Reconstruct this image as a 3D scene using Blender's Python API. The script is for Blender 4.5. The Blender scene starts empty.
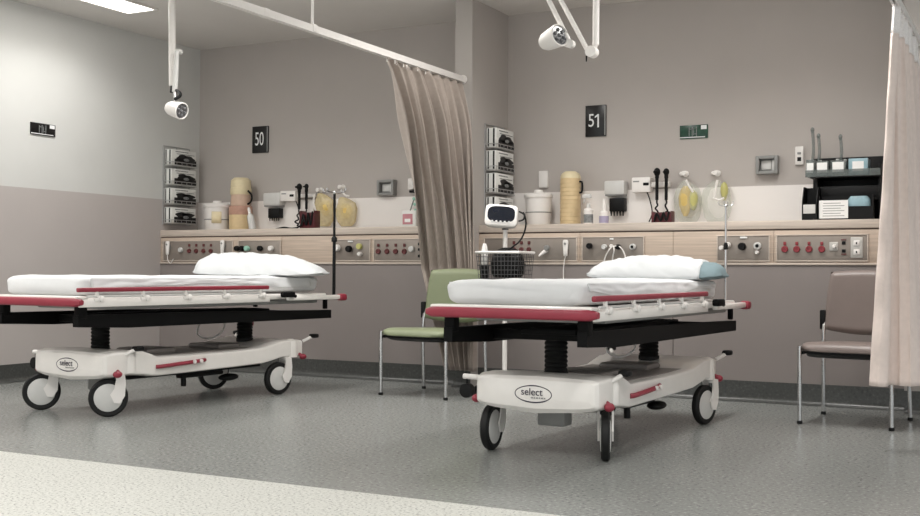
import bpy, bmesh, math, random
from mathutils import Vector, Matrix, noise
from math import sin, cos, pi, radians

random.seed(7)
S = bpy.context.scene
COL = S.collection

# ------------------------------------------------------------------ camera
CAM_H = 0.9
F_PX, YAW, PITCH, ROLL = 1114.9, 0.4823, 0.0121, 0.0055
fwd = Vector((-sin(YAW) * cos(PITCH), cos(YAW) * cos(PITCH), sin(PITCH)))
rt0 = Vector((cos(YAW), sin(YAW), 0.0))
up0 = rt0.cross(fwd)
rt = cos(ROLL) * rt0 + sin(ROLL) * up0
up = -sin(ROLL) * rt0 + cos(ROLL) * up0
cam_data = bpy.data.cameras.new('camera')
cam_data.sensor_width = 36.0
cam_data.lens = F_PX * 36.0 / 920.0
cam_data.clip_end = 100
cam = bpy.data.objects.new('camera', cam_data)
COL.objects.link(cam)
M = Matrix(((rt.x, up.x, -fwd.x), (rt.y, up.y, -fwd.y), (rt.z, up.z, -fwd.z))).to_4x4()
M.translation = Vector((0, 0, CAM_H))
cam.matrix_world = M
S.camera = cam

# ------------------------------------------------------------------ world, exposure
S.view_settings.view_transform = 'Standard'
S.view_settings.look = 'None'
S.view_settings.gamma = 1.0
S.view_settings.use_curve_mapping = False
S.view_settings.exposure = 1.9
W = bpy.data.worlds.new('world')
S.world = W
W.use_nodes = True
bg = W.node_tree.nodes['Background']
bg.inputs['Color'].default_value = (0.97, 1.0, 1.0, 1)
bg.inputs['Strength'].default_value = 0.29
PANEL_POWER = 2.2          # strength of the ceiling light diffusers
PANEL_WATTS = 11.0         # lamp behind each louvred panel
PANEL_SPREAD = 138         # degrees let out by the louvres


def at(px, py, Y):
    """A point of the place seen at a photo position, on the upright plane at depth Y."""
    d = fwd + (px - 460) / F_PX * rt - (py - 258) / F_PX * up
    t = Y / d.y
    return Vector((d.x * t, Y, CAM_H + d.z * t))


# ------------------------------------------------------------------ materials
def lin(c):
    return tuple((v / 12.92 if v <= 0.04045 else ((v + 0.055) / 1.055) ** 2.4) for v in (x / 255 for x in c)) + (1.0,)


def mat(name, rgb, rough=0.5, metal=0.0, spec=0.5, var=0.06, scale=14.0, bump=0.0, bscale=80.0,
        alpha=1.0, trans=0.0, coat=0.0, sheen=0.0, emit=0.0):
    m = bpy.data.materials.new(name)
    m.use_nodes = True
    nt = m.node_tree
    b = nt.nodes['Principled BSDF']
    b.inputs['Roughness'].default_value = rough
    b.inputs['Metallic'].default_value = metal
    b.inputs['Specular IOR Level'].default_value = spec
    b.inputs['Alpha'].default_value = alpha
    b.inputs['Transmission Weight'].default_value = trans
    b.inputs['Coat Weight'].default_value = coat
    b.inputs['Sheen Weight'].default_value = sheen
    c = lin(rgb)
    tc = nt.nodes.new('ShaderNodeTexCoord')
    n = nt.nodes.new('ShaderNodeTexNoise')
    n.inputs['Scale'].default_value = scale
    n.inputs['Detail'].default_value = 4
    nt.links.new(tc.outputs['Object'], n.inputs['Vector'])
    r = nt.nodes.new('ShaderNodeValToRGB')
    r.color_ramp.elements[0].position = 0.3
    r.color_ramp.elements[1].position = 0.7
    r.color_ramp.elements[0].color = tuple(v * (1 - var) for v in c[:3]) + (1,)
    r.color_ramp.elements[1].color = tuple(min(1, v * (1 + var)) for v in c[:3]) + (1,)
    nt.links.new(n.outputs['Fac'], r.inputs['Fac'])
    nt.links.new(r.outputs['Color'], b.inputs['Base Color'])
    if emit:
        b.inputs['Emission Color'].default_value = c
        b.inputs['Emission Strength'].default_value = emit
    if bump:
        n2 = nt.nodes.new('ShaderNodeTexNoise')
        n2.inputs['Scale'].default_value = bscale
        n2.inputs['Detail'].default_value = 3
        nt.links.new(tc.outputs['Object'], n2.inputs['Vector'])
        bp = nt.nodes.new('ShaderNodeBump')
        bp.inputs['Strength'].default_value = bump
        bp.inputs['Distance'].default_value = 0.01
        nt.links.new(n2.outputs['Fac'], bp.inputs['Height'])
        nt.links.new(bp.outputs['Normal'], b.inputs['Normal'])
    return m


def speckle(name, base, dark, light, rough, sc, amount=0.5):
    """Speckled sheet vinyl."""
    m = bpy.data.materials.new(name)
    m.use_nodes = True
    nt = m.node_tree
    b = nt.nodes['Principled BSDF']
    tc = nt.nodes.new('ShaderNodeTexCoord')
    v = nt.nodes.new('ShaderNodeTexNoise')
    v.inputs['Scale'].default_value = sc
    v.inputs['Detail'].default_value = 2
    nt.links.new(tc.outputs['Object'], v.inputs['Vector'])
    r = nt.nodes.new('ShaderNodeValToRGB')
    e = r.color_ramp.elements
    e[0].position, e[0].color = 0.34, lin(dark)
    e[1].position, e[1].color = 0.66, lin(light)
    k = e.new(0.42); k.color = lin(base)
    k = e.new(0.58); k.color = lin(base)
    nt.links.new(v.outputs['Fac'], r.inputs['Fac'])
    big = nt.nodes.new('ShaderNodeTexNoise')
    big.inputs['Scale'].default_value = 0.9
    big.inputs['Detail'].default_value = 3
    nt.links.new(tc.outputs['Object'], big.inputs['Vector'])
    mx = nt.nodes.new('ShaderNodeMix'); mx.data_type = 'RGBA'; mx.blend_type = 'MULTIPLY'
    mx.inputs[0].default_value = 0.25
    nt.links.new(r.outputs['Color'], mx.inputs[6])
    r2 = nt.nodes.new('ShaderNodeValToRGB')
    r2.color_ramp.elements[0].position, r2.color_ramp.elements[0].color = 0.3, (.72, .72, .72, 1)
    r2.color_ramp.elements[1].position = 0.7
    nt.links.new(big.outputs['Fac'], r2.inputs['Fac'])
    nt.links.new(r2.outputs['Color'], mx.inputs[7])
    nt.links.new(mx.outputs[2], b.inputs['Base Color'])
    b.inputs['Roughness'].default_value = rough
    n2 = nt.nodes.new('ShaderNodeTexNoise')
    n2.inputs['Scale'].default_value = 30
    nt.links.new(tc.outputs['Object'], n2.inputs['Vector'])
    bp = nt.nodes.new('ShaderNodeBump')
    bp.inputs['Strength'].default_value = 0.06
    bp.inputs['Distance'].default_value = 0.01
    nt.links.new(n2.outputs['Fac'], bp.inputs['Height'])
    nt.links.new(bp.outputs['Normal'], b.inputs['Normal'])
    return m


def wood(name, rgb):
    m = bpy.data.materials.new(name)
    m.use_nodes = True
    nt = m.node_tree
    b = nt.nodes['Principled BSDF']
    tc = nt.nodes.new('ShaderNodeTexCoord')
    mp = nt.nodes.new('ShaderNodeMapping')
    mp.inputs['Scale'].default_value = (2.0, 6.0, 60.0)
    nt.links.new(tc.outputs['Object'], mp.inputs['Vector'])
    n = nt.nodes.new('ShaderNodeTexNoise')
    n.inputs['Scale'].default_value = 1.6
    n.inputs['Detail'].default_value = 5
    nt.links.new(mp.outputs['Vector'], n.inputs['Vector'])
    r = nt.nodes.new('ShaderNodeValToRGB')
    c = lin(rgb)
    r.color_ramp.elements[0].position, r.color_ramp.elements[0].color = 0.3, tuple(v * .84 for v in c[:3]) + (1,)
    r.color_ramp.elements[1].position, r.color_ramp.elements[1].color = 0.7, tuple(min(1, v * 1.1) for v in c[:3]) + (1,)
    nt.links.new(n.outputs['Fac'], r.inputs['Fac'])
    nt.links.new(r.outputs['Color'], b.inputs['Base Color'])
    b.inputs['Roughness'].default_value = 0.45
    return m


def clear(name, rgb, alpha, rough=0.15):
    m = mat(name, rgb, rough, var=0.1, scale=40, bump=0.5, bscale=25)
    m.node_tree.nodes['Principled BSDF'].inputs['Alpha'].default_value = alpha
    return m


MT = dict(
    wall=mat('taupe_wall_paint', (180, 173, 168), 0.6, var=0.02, scale=3, bump=0.03, bscale=160),
    wall_light=mat('pale_wall_paint', (206, 206, 203), 0.55, var=0.02, scale=3, bump=0.03, bscale=160),
    wall_side=mat('grey_taupe_wall_vinyl', (182, 175, 172), 0.5, var=0.02, scale=3),
    wall_lower=mat('taupe_wall_vinyl', (136, 128, 125), 0.5, var=0.02, scale=3),
    nib=mat('pale_taupe_paint', (176, 170, 165), 0.6, var=0.02, scale=3),
    strip=mat('splash_panel', (236, 231, 227), 0.4, var=0.015, scale=3),
    ceiling=mat('ceiling_paint', (214, 210, 206), 0.8, var=0.02, scale=3),
    floor=speckle('grey_vinyl', (134, 136, 133), (108, 109, 107), (160, 161, 158), 0.25, 60),
    corridor=speckle('white_speckled_vinyl', (188, 188, 182), (98, 99, 95), (208, 208, 202), 0.45, 85),
    skirt=speckle('dark_grey_vinyl', (70, 71, 69), (58, 59, 58), (82, 83, 81), 0.3, 60),
    wood=wood('pale_wood_laminate', (194, 176, 160)),
    lip=wood('pale_ledge_edge', (200, 187, 175)),
    lip_shade=mat('lip_shadow', (96, 80, 72), 0.6),  # dark tone holds the shade under the ledge lip
    plate=mat('brushed_metal_plate', (150, 141, 133), 0.38, 0.35, var=0.05),
    plate_light=mat('bright_metal_plate', (196, 193, 188), 0.35, 0.3),
    white=mat('white_plastic', (232, 228, 224), 0.32, var=0.02),
    cream=mat('cream_plastic', (236, 232, 227), 0.28, var=0.02, coat=0.3),
    palegrey=mat('pale_grey_plastic', (204, 203, 200), 0.4, var=0.03),
    grey=mat('grey_plastic', (140, 140, 138), 0.4, var=0.04),
    deck=mat('grey_deck_plastic', (128, 122, 118), 0.4, var=0.04),
    black=mat('black_plastic', (11, 11, 12), 0.5, spec=.25, var=0.1),
    blackmetal=mat('black_painted_metal', (8, 8, 9), 0.6, spec=0.15, var=0.1),
    rubber=mat('black_rubber', (18, 18, 18), 0.6, spec=.35, var=0.1),
    red=mat('red_bumper', (142, 44, 60), 0.4, var=0.06),
    redsock=mat('red_socket', (138, 48, 55), 0.35, var=0.06),
    darkred=mat('dark_red_socket', (96, 46, 46), 0.4, var=0.06),
    sheet=mat('white_cotton_sheet', (212, 213, 214), 0.85, var=0.02, bump=0.25, bscale=14, sheen=0.1),
    pillow=mat('white_pillow_cotton', (194, 196, 197), 0.85, var=0.015, bump=0.2, bscale=12, sheen=0.1),
    teal=mat('teal_pillow_cloth', (112, 131, 136), 0.85, var=0.08, scale=9, bump=0.25, bscale=14),
    chrome=mat('chrome', (205, 205, 205), 0.16, 1.0, var=0.02),
    wire_dark=mat('dark_wire', (96, 96, 97), 0.35, 0.6, var=0.03),
    steel=mat('steel_wire', (190, 190, 190), 0.3, 0.8, var=0.03),
    green=mat('green_chair_vinyl', (128, 135, 107), 0.42, var=0.05, scale=6, bump=0.05, bscale=120),
    brown=mat('taupe_chair_vinyl', (122, 110, 105), 0.42, var=0.05, scale=6, bump=0.05, bscale=120),
    curtain=mat('beige_curtain', (168, 156, 147), 0.85, var=0.05, scale=30, sheen=0.1),
    curtain2=mat('pink_beige_curtain', (226, 211, 203), 0.85, var=0.04, scale=30, sheen=0.1),
    net=mat('white_curtain_net', (236, 232, 230), 0.9, var=0.08, scale=120),
    sign=mat('black_sign', (14, 13, 14), 0.3, var=0.1),
    signw=mat('white_lettering', (232, 232, 232), 0.5, var=0.0),
    gsign=mat('green_sign', (16, 62, 45), 0.3, var=0.35, scale=30),
    ink=mat('dark_ink', (52, 46, 62), 0.5),
    print_black=mat('black_print', (24, 24, 26), 0.4, var=0.3, scale=60),
    print_grey=mat('grey_print', (128, 130, 130), 0.45, var=0.35, scale=60),
    boxw=mat('white_card', (226, 226, 222), 0.5, var=0.04),
    tan=mat('tan_plastic', (212, 188, 146), 0.45, var=0.06, scale=20),
    tanpale=mat('pale_tan_plastic', (222, 208, 172), 0.45, var=0.05, scale=20),
    tanpink=mat('pinkish_tan', (196, 168, 148), 0.45, var=0.07, scale=20),
    pinkband=mat('pink_band_print', (186, 146, 128), 0.45, var=0.1, scale=30),
    yellow=mat('yellow_mask_plastic', (212, 184, 108), 0.35, var=0.12, scale=14),
    lime=mat('lime_mask_plastic', (190, 186, 116), 0.35, var=0.12, scale=14),
    lavender=mat('lavender_label', (165, 157, 182), 0.4),
    maroon=mat('maroon_basket', (80, 22, 30), 0.4, var=0.15),
    mint=mat('mint_plastic', (150, 196, 178), 0.4),
    pinkbox=mat('pink_card', (188, 128, 136), 0.5),
    bluepack=mat('blue_packet', (146, 176, 186), 0.3, var=0.12, scale=18),
    smoke=clear('smoked_clear_plastic', (116, 124, 122), 0.5),
    bag=clear('clear_bag_film', (214, 220, 208), 0.22, 0.12),
    yellowbag=clear('yellow_tinted_bag', (240, 222, 172), 0.5, 0.2),
    lens=mat('lamp_lens', (92, 92, 94), 0.15, var=0.6, scale=60, spec=0.8),
    screen=mat('dark_monitor_screen', (24, 28, 38), 0.12, var=0.1),
    paper=mat('white_paper', (238, 238, 236), 0.7, var=0.01),
    light=mat('light_diffuser', (255, 252, 246), 0.5, var=0.0, emit=1.0),
)
MT['light'].node_tree.nodes['Principled BSDF'].inputs['Emission Strength'].default_value = PANEL_POWER


# ------------------------------------------------------------------ mesh builder
class MB:
    def __init__(self):
        self.bm = bmesh.new()

    def box(self, c, s, bevel=0.0, rot=None, seg=2):
        r = bmesh.ops.create_cube(self.bm, size=1.0)
        vs = r['verts']
        m = Matrix.Translation(Vector(c)) @ ((rot or Matrix()).to_4x4()) @ Matrix.Diagonal((s[0], s[1], s[2], 1))
        bmesh.ops.transform(self.bm, matrix=m, verts=vs)
        if bevel > 0:
            es = list({e for v in vs for e in v.link_edges})
            bmesh.ops.bevel(self.bm, geom=es, offset=min(bevel, min(s) * 0.49), segments=seg, affect='EDGES', profile=0.5)
        return self

    def ring(self, pts):
        return [self.bm.verts.new(p) for p in pts]

    def bridge(self, a, b, closed=True):
        n = len(a)
        for i in range(n if closed else n - 1):
            j = (i + 1) % n
            self.bm.faces.new((a[i], a[j], b[j], b[i]))

    def loft(self, rings, caps=True, closed=True):
        rs = [self.ring(r) for r in rings]
        for a, b in zip(rs[:-1], rs[1:]):
            self.bridge(a, b, closed)
        if caps:
            self.bm.faces.new(rs[0][::-1])
            self.bm.faces.new(rs[-1])
        return self

    def cyl(self, p0, p1, r0, r1=None, n=16):
        p0, p1 = Vector(p0), Vector(p1)
        r1 = r0 if r1 is None else r1
        d = (p1 - p0).normalized()
        a = d.orthogonal().normalized()
        b = d.cross(a)
        k = [(cos(2 * pi * i / n), sin(2 * pi * i / n)) for i in range(n)]
        return self.loft([[p0 + r0 * (a * x + b * y) for x, y in k], [p1 + r1 * (a * x + b * y) for x, y in k]])

    def lathe(self, prof, origin=(0, 0, 0), axis=(0, 0, 1), n=24):
        """prof: list of (radius, height along axis)."""
        o, d = Vector(origin), Vector(axis).normalized()
        a = d.orthogonal().normalized()
        b = d.cross(a)
        rings = []
        for r, h in prof:
            r = max(r, 0.0004)
            rings.append([o + d * h + r * (a * cos(2 * pi * i / n) + b * sin(2 * pi * i / n)) for i in range(n)])
        return self.loft(rings)

    def tube(self, pts, r, n=8, smooth=0, closed=False):
        P = [Vector(p) for p in pts]
        if smooth:
            Q = []
            L = len(P)
            for i in range(L - 1):
                p0, p1, p2, p3 = P[max(i - 1, 0)], P[i], P[i + 1], P[min(i + 2, L - 1)]
                for k in range(smooth):
                    t = k / smooth
                    Q.append(0.5 * ((2 * p1) + (p2 - p0) * t + (2 * p0 - 5 * p1 + 4 * p2 - p3) * t * t + (3 * p1 - p0 - 3 * p2 + p3) * t ** 3))
            Q.append(P[-1])
            P = Q
        a = None
        rings = []
        L = len(P)
        for i, p in enumerate(P):
            if closed:
                d = (P[(i + 1) % L] - P[i - 1]).normalized()
            else:
                d = (P[min(i + 1, L - 1)] - P[max(i - 1, 0)]).normalized()
            if a is None:
                a = d.orthogonal().normalized()
            a = (a - d * a.dot(d))
            a = a.normalized() if a.length > 1e-6 else d.orthogonal().normalized()
            b = d.cross(a)
            rings.append([p + r * (a * cos(2 * pi * k / n) + b * sin(2 * pi * k / n)) for k in range(n)])
        if closed:
            rs = [self.ring(q) for q in rings]
            for i in range(L):
                self.bridge(rs[i], rs[(i + 1) % L])
            return self
        return self.loft(rings)

    def ball(self, c, r, s=(1, 1, 1), n=12):
        m = Matrix.Translation(Vector(c)) @ Matrix.Diagonal((s[0], s[1], s[2], 1))
        q = bmesh.ops.create_uvsphere(self.bm, u_segments=n + 4, v_segments=n, radius=r)
        bmesh.ops.transform(self.bm, matrix=m, verts=q['verts'])
        return self

    def prism(self, pts, vec):
        """extrude a closed outline of 3D points along vec."""
        v = Vector(vec)
        P = [Vector(p) for p in pts]
        return self.loft([P, [p + v for p in P]])

    def grid(self, f, nu, nv):
        vs = [[self.bm.verts.new(f(i / nu, j / nv)) for i in range(nu + 1)] for j in range(nv + 1)]
        for j in range(nv):
            for i in range(nu):
                self.bm.faces.new((vs[j][i], vs[j][i + 1], vs[j + 1][i + 1], vs[j + 1][i]))
        return self

    def build(self, name, m, parent=None, smooth=True, solid=0.0, angle=40):
        bmesh.ops.recalc_face_normals(self.bm, faces=self.bm.faces)
        me = bpy.data.meshes.new(name)
        self.bm.to_mesh(me)
        self.bm.free()
        me.materials.append(m)
        if smooth:
            for p in me.polygons:
                p.use_smooth = True
            me.set_sharp_from_angle(angle=radians(angle))
        o = bpy.data.objects.new(name, me)
        COL.objects.link(o)
        if parent is not None:
            o.parent = parent
        if solid:
            md = o.modifiers.new('thickness', 'SOLIDIFY')
            md.thickness = solid
            md.offset = 0
        return o


def tag(o, label, cat, group=None):
    o['label'] = label
    o['category'] = cat
    if group:
        o['group'] = group
    return o


def thing(name, label, cat, loc=(0, 0, 0), yaw=0.0, group=None):
    o = bpy.data.objects.new(name, None)
    o.empty_display_size = 0.05
    COL.objects.link(o)
    o.location = loc
    o.rotation_euler = (0, 0, radians(yaw))
    return tag(o, label, cat, group)


def struct(o):
    o['kind'] = 'structure'
    return o


def text(s, size, m, parent, loc, rot, sx=1.0, depth=0.0006, name='lettering'):
    cu = bpy.data.curves.new('tmp', 'FONT')
    cu.body = s
    cu.size = size
    cu.extrude = depth
    cu.align_x = 'CENTER'
    cu.align_y = 'CENTER'
    ob = bpy.data.objects.new('tmp', cu)
    COL.objects.link(ob)
    dg = bpy.context.evaluated_depsgraph_get()
    dg.update()
    me = bpy.data.meshes.new_from_object(ob.evaluated_get(dg))
    bpy.data.objects.remove(ob)
    me.name = name
    me.transform(Matrix.Diagonal((sx, 1, 1, 1)))
    me.transform(Matrix.Translation(Vector(loc)) @ rot.to_4x4())
    me.materials.clear()
    me.materials.append(m)
    o = bpy.data.objects.new(name, me)
    COL.objects.link(o)
    o.parent = parent
    return o


FACE_FRONT = Matrix.Rotation(radians(90), 3, 'X')          # text upright, read from -Y


def copy_tree(o, parent=None):
    c = o.copy()
    COL.objects.link(c)
    if parent is not None:
        c.parent = parent
    for ch in [k for k in KIDS.get(o.name, [])]:
        copy_tree(bpy.data.objects[ch], c)
    return c


KIDS = {}


def index_kids(root):
    def walk(o):
        ks = [c for c in bpy.data.objects if c.parent == o]
        KIDS[o.name] = [k.name for k in ks]
        for k in ks:
            walk(k)
    walk(root)


# ------------------------------------------------------------------ room dimensions
XL, YB, YF, HC = -7.256, 8.398, 7.868, 3.036
NX0, NX1, NY = -4.103, -3.953, 7.738          # divider between the bays
RX0, RX1 = -0.80, -0.65                       # divider right of bay 51
XR = 3.0
ZT = 1.55                                     # paint change / splash panel top
YW = 3.84                                     # corridor floor edge
Y0 = -1.5


def slab(name, c0, c1, m, bevel=0.0):
    b = MB()
    b.box([(a + d) / 2 for a, d in zip(c0, c1)], [abs(d - a) for a, d in zip(c0, c1)], bevel)
    return struct(b.build(name, m, smooth=bevel > 0))


slab('floor', (XL - .2, YW, -.1), (XR, YB + .2, 0), MT['floor'])
slab('floor_corridor', (XL - .2, Y0, -.1), (XR, YW, 0), MT['corridor'])
slab('ceiling', (XL - .2, Y0, HC), (XR, YB + .2, HC + .1), MT['ceiling'])
slab('wall_left_lower', (XL - .1, Y0, 0), (XL, YB + .1, ZT + .005), MT['wall_side'])
slab('wall_left', (XL - .1, Y0, ZT + .005), (XL, YB + .1, HC), MT['wall_light'])
slab('wall_back', (XL, YB, 0), (XR, YB + .1, HC), MT['wall'])
slab('wall_divider_left', (NX0, NY, 0), (NX1, YB, HC), MT['nib'])
slab('wall_divider_right', (RX0, NY, 0), (RX1, YB, HC), MT['nib'])
slab('trim_1', (XL, YB - .012, .955), (NX0, YB, ZT), MT['strip'])
slab('trim_2', (NX1, YB - .012, .955), (RX0, YB, ZT), MT['strip'])
slab('wall_service_left', (XL, YF, 0), (NX0, YB, .955), MT['wall_lower'])
slab('wall_service_right', (NX1, YF, 0), (-2.379, YB, .955), MT['wall_lower'])
slab('wall_service_far_right', (-2.373, YF, 0), (RX0, YB, .955), MT['wall_lower'])


def skirting(name, p0, p1, nrm):
    """coved vinyl skirting along p0-p1, facing nrm"""
    p0, p1, n = Vector(p0), Vector(p1), Vector(nrm)
    prof = [(0.0, .145), (.004, .145), (.005, .05)]
    prof += [(.005 + .04 * (1 - cos(t)), .045 * (1 - sin(t)) + .002) for t in [radians(15 * k) for k in range(1, 7)]]
    prof += [(.045, 0.0), (0.0, 0.0)]
    b = MB()
    b.loft([[p + n * d + Vector((0, 0, z)) for d, z in prof] for p in (p0, p1)])
    return struct(b.build(name, MT['skirt']))


skirting('baseboard_back_left', (XL, YF, 0), (NX0, YF, 0), (0, -1, 0))
skirting('baseboard_back_right', (NX1, YF, 0), (RX0, YF, 0), (0, -1, 0))
skirting('baseboard_left', (XL, Y0, 0), (XL, YF, 0), (1, 0, 0))
skirting('baseboard_divider', (NX0, NY, 0), (NX1, NY, 0), (0, -1, 0))
skirting('baseboard_divider_right', (RX0, NY, 0), (RX1, NY, 0), (0, -1, 0))


# ------------------------------------------------------------------ ceiling lights and vent
def ceiling_light(x, y, w, l, label, power=1.0):
    t = thing('ceiling_light', label, 'ceiling light', (x, y, HC), 0, 'fluorescent ceiling panels')
    b = MB()
    for sx in (-1, 1):
        b.box((sx * (w / 2 + .012), 0, -.008), (.024, l + .048, .016), .003)
        b.box((0, sx * (l / 2 + .012), -.008), (w, .024, .016), .003)
    b.build('frame', MT['white'], t)
    d = MB()
    d.box((0, 0, -.005), (w, l, .008))
    d.build('diffuser', MT['light'], t, smooth=False)
    la = bpy.data.lights.new('panel_lamp', 'AREA')
    la.shape = 'RECTANGLE'
    la.size, la.size_y = w, l
    la.energy = PANEL_WATTS * power
    la.spread = radians(PANEL_SPREAD)
    la.color = (1.0, .985, .96)
    lo = bpy.data.objects.new('panel_lamp', la)
    COL.objects.link(lo)
    lo.parent = t
    lo.location = (0, 0, -.018)


ceiling_light(-6.575, 6.28, .29, 1.2, 'lit fluorescent ceiling panel nearest the pale left wall', .34)
ceiling_light(-6.575, 4.2, .29, 1.2, 'lit fluorescent ceiling panel out of frame along the left wall', .5)
ceiling_light(-4.75, 6.1, .29, 1.2, 'lit fluorescent ceiling panel added out of frame above the foot of bed 50', .58)  # this and the next two are unseen panels, added to brighten the back walls
ceiling_light(-3.1, 6.5, .29, 1.2, 'lit fluorescent ceiling panel added out of frame above the lamp of bed 51', .52)
ceiling_light(-1.4, 6.5, .29, 1.2, 'lit fluorescent ceiling panel added out of frame above right side of bed 51', .66)
ceiling_light(-6.2, 2.4, .29, 1.2, 'lit fluorescent ceiling panel out of frame over left end of corridor', 1.1)
ceiling_light(-3.2, 2.0, .29, 1.2, 'lit fluorescent ceiling panel out of frame over middle of corridor', 1.1)
ceiling_light(-0.2, 2.4, .29, 1.2, 'lit fluorescent ceiling panel out of frame over right end of corridor', 1.1)

t = thing('ceiling_vent', 'dark square air vent in the ceiling beside the curtain track', 'vent', (-5.45, 6.60, HC))
b = MB()
for sx in (-1, 1):
    b.box((sx * .15, 0, -.006), (.02, .32, .012), .003)
    b.box((0, sx * .15, -.006), (.28, .02, .012), .003)
b.build('frame', MT['grey'], t)
b = MB()
for k in range(9):
    b.box((0, -.128 + .032 * k, -.008), (.28, .022, .003), rot=Matrix.Rotation(radians(35), 3, 'X'))
b.build('louvre', MT['black'], t)


# ------------------------------------------------------------------ service panels with outlet plates
def round_outlet(pl, x, z, r, m, hole='black', name='gas_outlet', depth=.018):
    b = MB()
    y = YF - .006
    b.lathe([(r, 0), (r, depth * .7), (r * .86, depth), (r * .5, depth), (r * .45, depth * .8), (0, depth * .8)], (x, y, z), (0, -1, 0), 20)
    o = b.build(name, MT[m], pl)
    return o


def knob(pl, x, z, r, m, name='knob', depth=.035):
    b = MB()
    b.lathe([(r * .7, 0), (r * .7, depth * .3), (r, depth * .35), (r * .95, depth * .9), (r * .8, depth), (0, depth)], (x, YF - .006, z), (0, -1, 0), 18)
    return b.build(name, MT[m], pl)


def switch(pl, x, z, w, h, m, name='switch'):
    b = MB()
    b.box((x, YF - .010, z), (w, .012, h), .003)
    return b.build(name, MT[m], pl)


def service_panel(x0, x1, label, seams, plates):
    t = thing('service_panel', label, 'service panel', (0, 0, 0))
    b = MB()
    b.box(((x0 + x1) / 2, (YF + YB) / 2 - .012, 1.236), (x1 - x0, YB - YF - .012, .060), .006)
    b.build('ledge', MT['lip'], t)
    b = MB()
    b.box(((x0 + x1) / 2, (YF + YB) / 2 + .004, 1.201), (x1 - x0, YB - YF - .014, .010))
    b.build('lip_shadow', MT['lip_shade'], t, smooth=False)  # strip with the shadow of the lip put into its colour
    xs = [x0] + seams + [x1]
    for a, c in zip(xs[:-1], xs[1:]):
        b = MB()
        b.box(((a + c) / 2, (YF + YB) / 2 - .001, 1.0765), (c - a - .003, YB - YF - .004, .239), .0015)
        b.build('fascia_board', MT['wood'], t)
    b = MB()
    b.box(((x0 + x1) / 2, YF - .005, .964), (x1 - x0, .012, .016), .003)
    b.build('lower_rail', MT['lip'], t)
    for (pa, pb, fill) in plates:
        b = MB()
        z0, z1 = .984, 1.163
        b.box(((pa + pb) / 2, YF - .003, (z0 + z1) / 2), (pb - pa, .010, z1 - z0), .002)
        pl = b.build('metal_plate', MT['plate'], t)
        b = MB()
        xm, w = (pa + pb) / 2, pb - pa
        for zz in (z0, z1):
            b.box((xm, YF - .007, zz), (w + .012, .012, .008), .002)
        for xx in (pa, pb):
            b.box((xx, YF - .007, (z0 + z1) / 2), (.008, .012, z1 - z0), .002)
        b.build('plate_edging', MT['lip'], pl)
        fill(pl)
    return t


def px(x):
    return at(x, 250, YF).x


def pz(x, y):
    return at(x, y, YF).z


def sockets(pl, xs, y, m, r=.021, sw=True):
    for x in xs:
        X, Z = px(x), pz(x, y)
        round_outlet(pl, X, Z, r, m, name='power_socket')
        if sw:
            switch(pl, X, Z + .052, .022, .026, m)


def fill_p1(pl):
    sockets(pl, (190, 197, 204.3, 211.7), 251, 'darkred', .020)
    knob(pl, px(182.5), pz(182, 250), .022, 'palegrey', 'air_outlet')


def fill_p2(pl):
    for x, m in ((239, 'black'), (244, 'black'), (249, 'mint'), (262, 'black'), (273, 'white')):
        knob(pl, px(x), pz(x, 248.5), .024, m, 'gas_outlet', .045)


def fill_p3(pl):
    knob(pl, px(339), pz(339, 248), .030, 'white', 'gas_outlet', .05)
    knob(pl, px(351), pz(351, 249), .028, 'black', 'gas_outlet', .05)
    knob(pl, px(361), pz(361, 246.5), .026, 'lime', 'gas_outlet', .04)
    knob(pl, px(362), pz(362, 254), .017, 'white', 'flow_valve', .05)
    switch(pl, px(351), pz(351, 241.5), .05, .012, 'paper', 'label_strip')


def fill_p4(pl):
    sockets(pl, (379, 387.7, 396.3, 405), 251.5, 'darkred', .022)
    knob(pl, px(413), pz(413, 249), .025, 'palegrey', 'air_outlet')
    for y in (244, 249.5, 256):
        switch(pl, px(419.5), pz(419, y), .016, .022, 'black')


def fill_pa(pl):
    sockets(pl, (507, 514.5, 522, 529.5), 249.5, 'darkred', .018)
    b = MB()
    p = at(547, 250, YF)
    b.cyl((p.x, YF, p.z), (p.x - .02, YF - .06, p.z - .03), .018, .013)
    b.cyl((p.x - .02, YF - .06, p.z - .03), (p.x - .032, YF - .085, p.z - .048), .011, .005)
    b.build('white_plug', MT['white'], pl)
    knob(pl, px(548), pz(548, 248), .022, 'grey', 'data_outlet')


def fill_pb(pl):
    knob(pl, px(591), pz(591, 246), .022, 'black', 'gas_outlet', .05)
    knob(pl, px(606), pz(606, 247), .020, 'palegrey', 'gas_outlet', .05)
    knob(pl, px(613), pz(613, 246), .012, 'white', 'flow_valve', .05)
    knob(pl, px(619.5), pz(619.5, 247), .020, 'black', 'gas_outlet', .05)
    knob(pl, px(634), pz(634, 247), .024, 'palegrey', 'gas_outlet', .04)
    knob(pl, px(634), pz(634, 247), .012, 'black', 'outlet_core', .046)
    switch(pl, px(612), pz(612, 239), .03, .012, 'paper', 'label_strip')


def fill_pc(pl):
    knob(pl, px(723), pz(723, 248), .016, 'white', 'flow_valve', .06)
    knob(pl, px(729), pz(729, 245), .020, 'white', 'gas_outlet', .05)
    knob(pl, px(743), pz(743, 246.5), .027, 'black', 'gas_outlet', .05)
    knob(pl, px(758.3), pz(758, 246), .027, 'palegrey', 'gas_outlet', .035)
    knob(pl, px(758.3), pz(758, 246), .013, 'black', 'outlet_core', .042)
    knob(pl, px(758.3), pz(758, 252.5), .013, 'white', 'flow_valve', .05)
    switch(pl, px(744), pz(744, 237.6), .05, .013, 'paper', 'label_strip')


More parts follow.
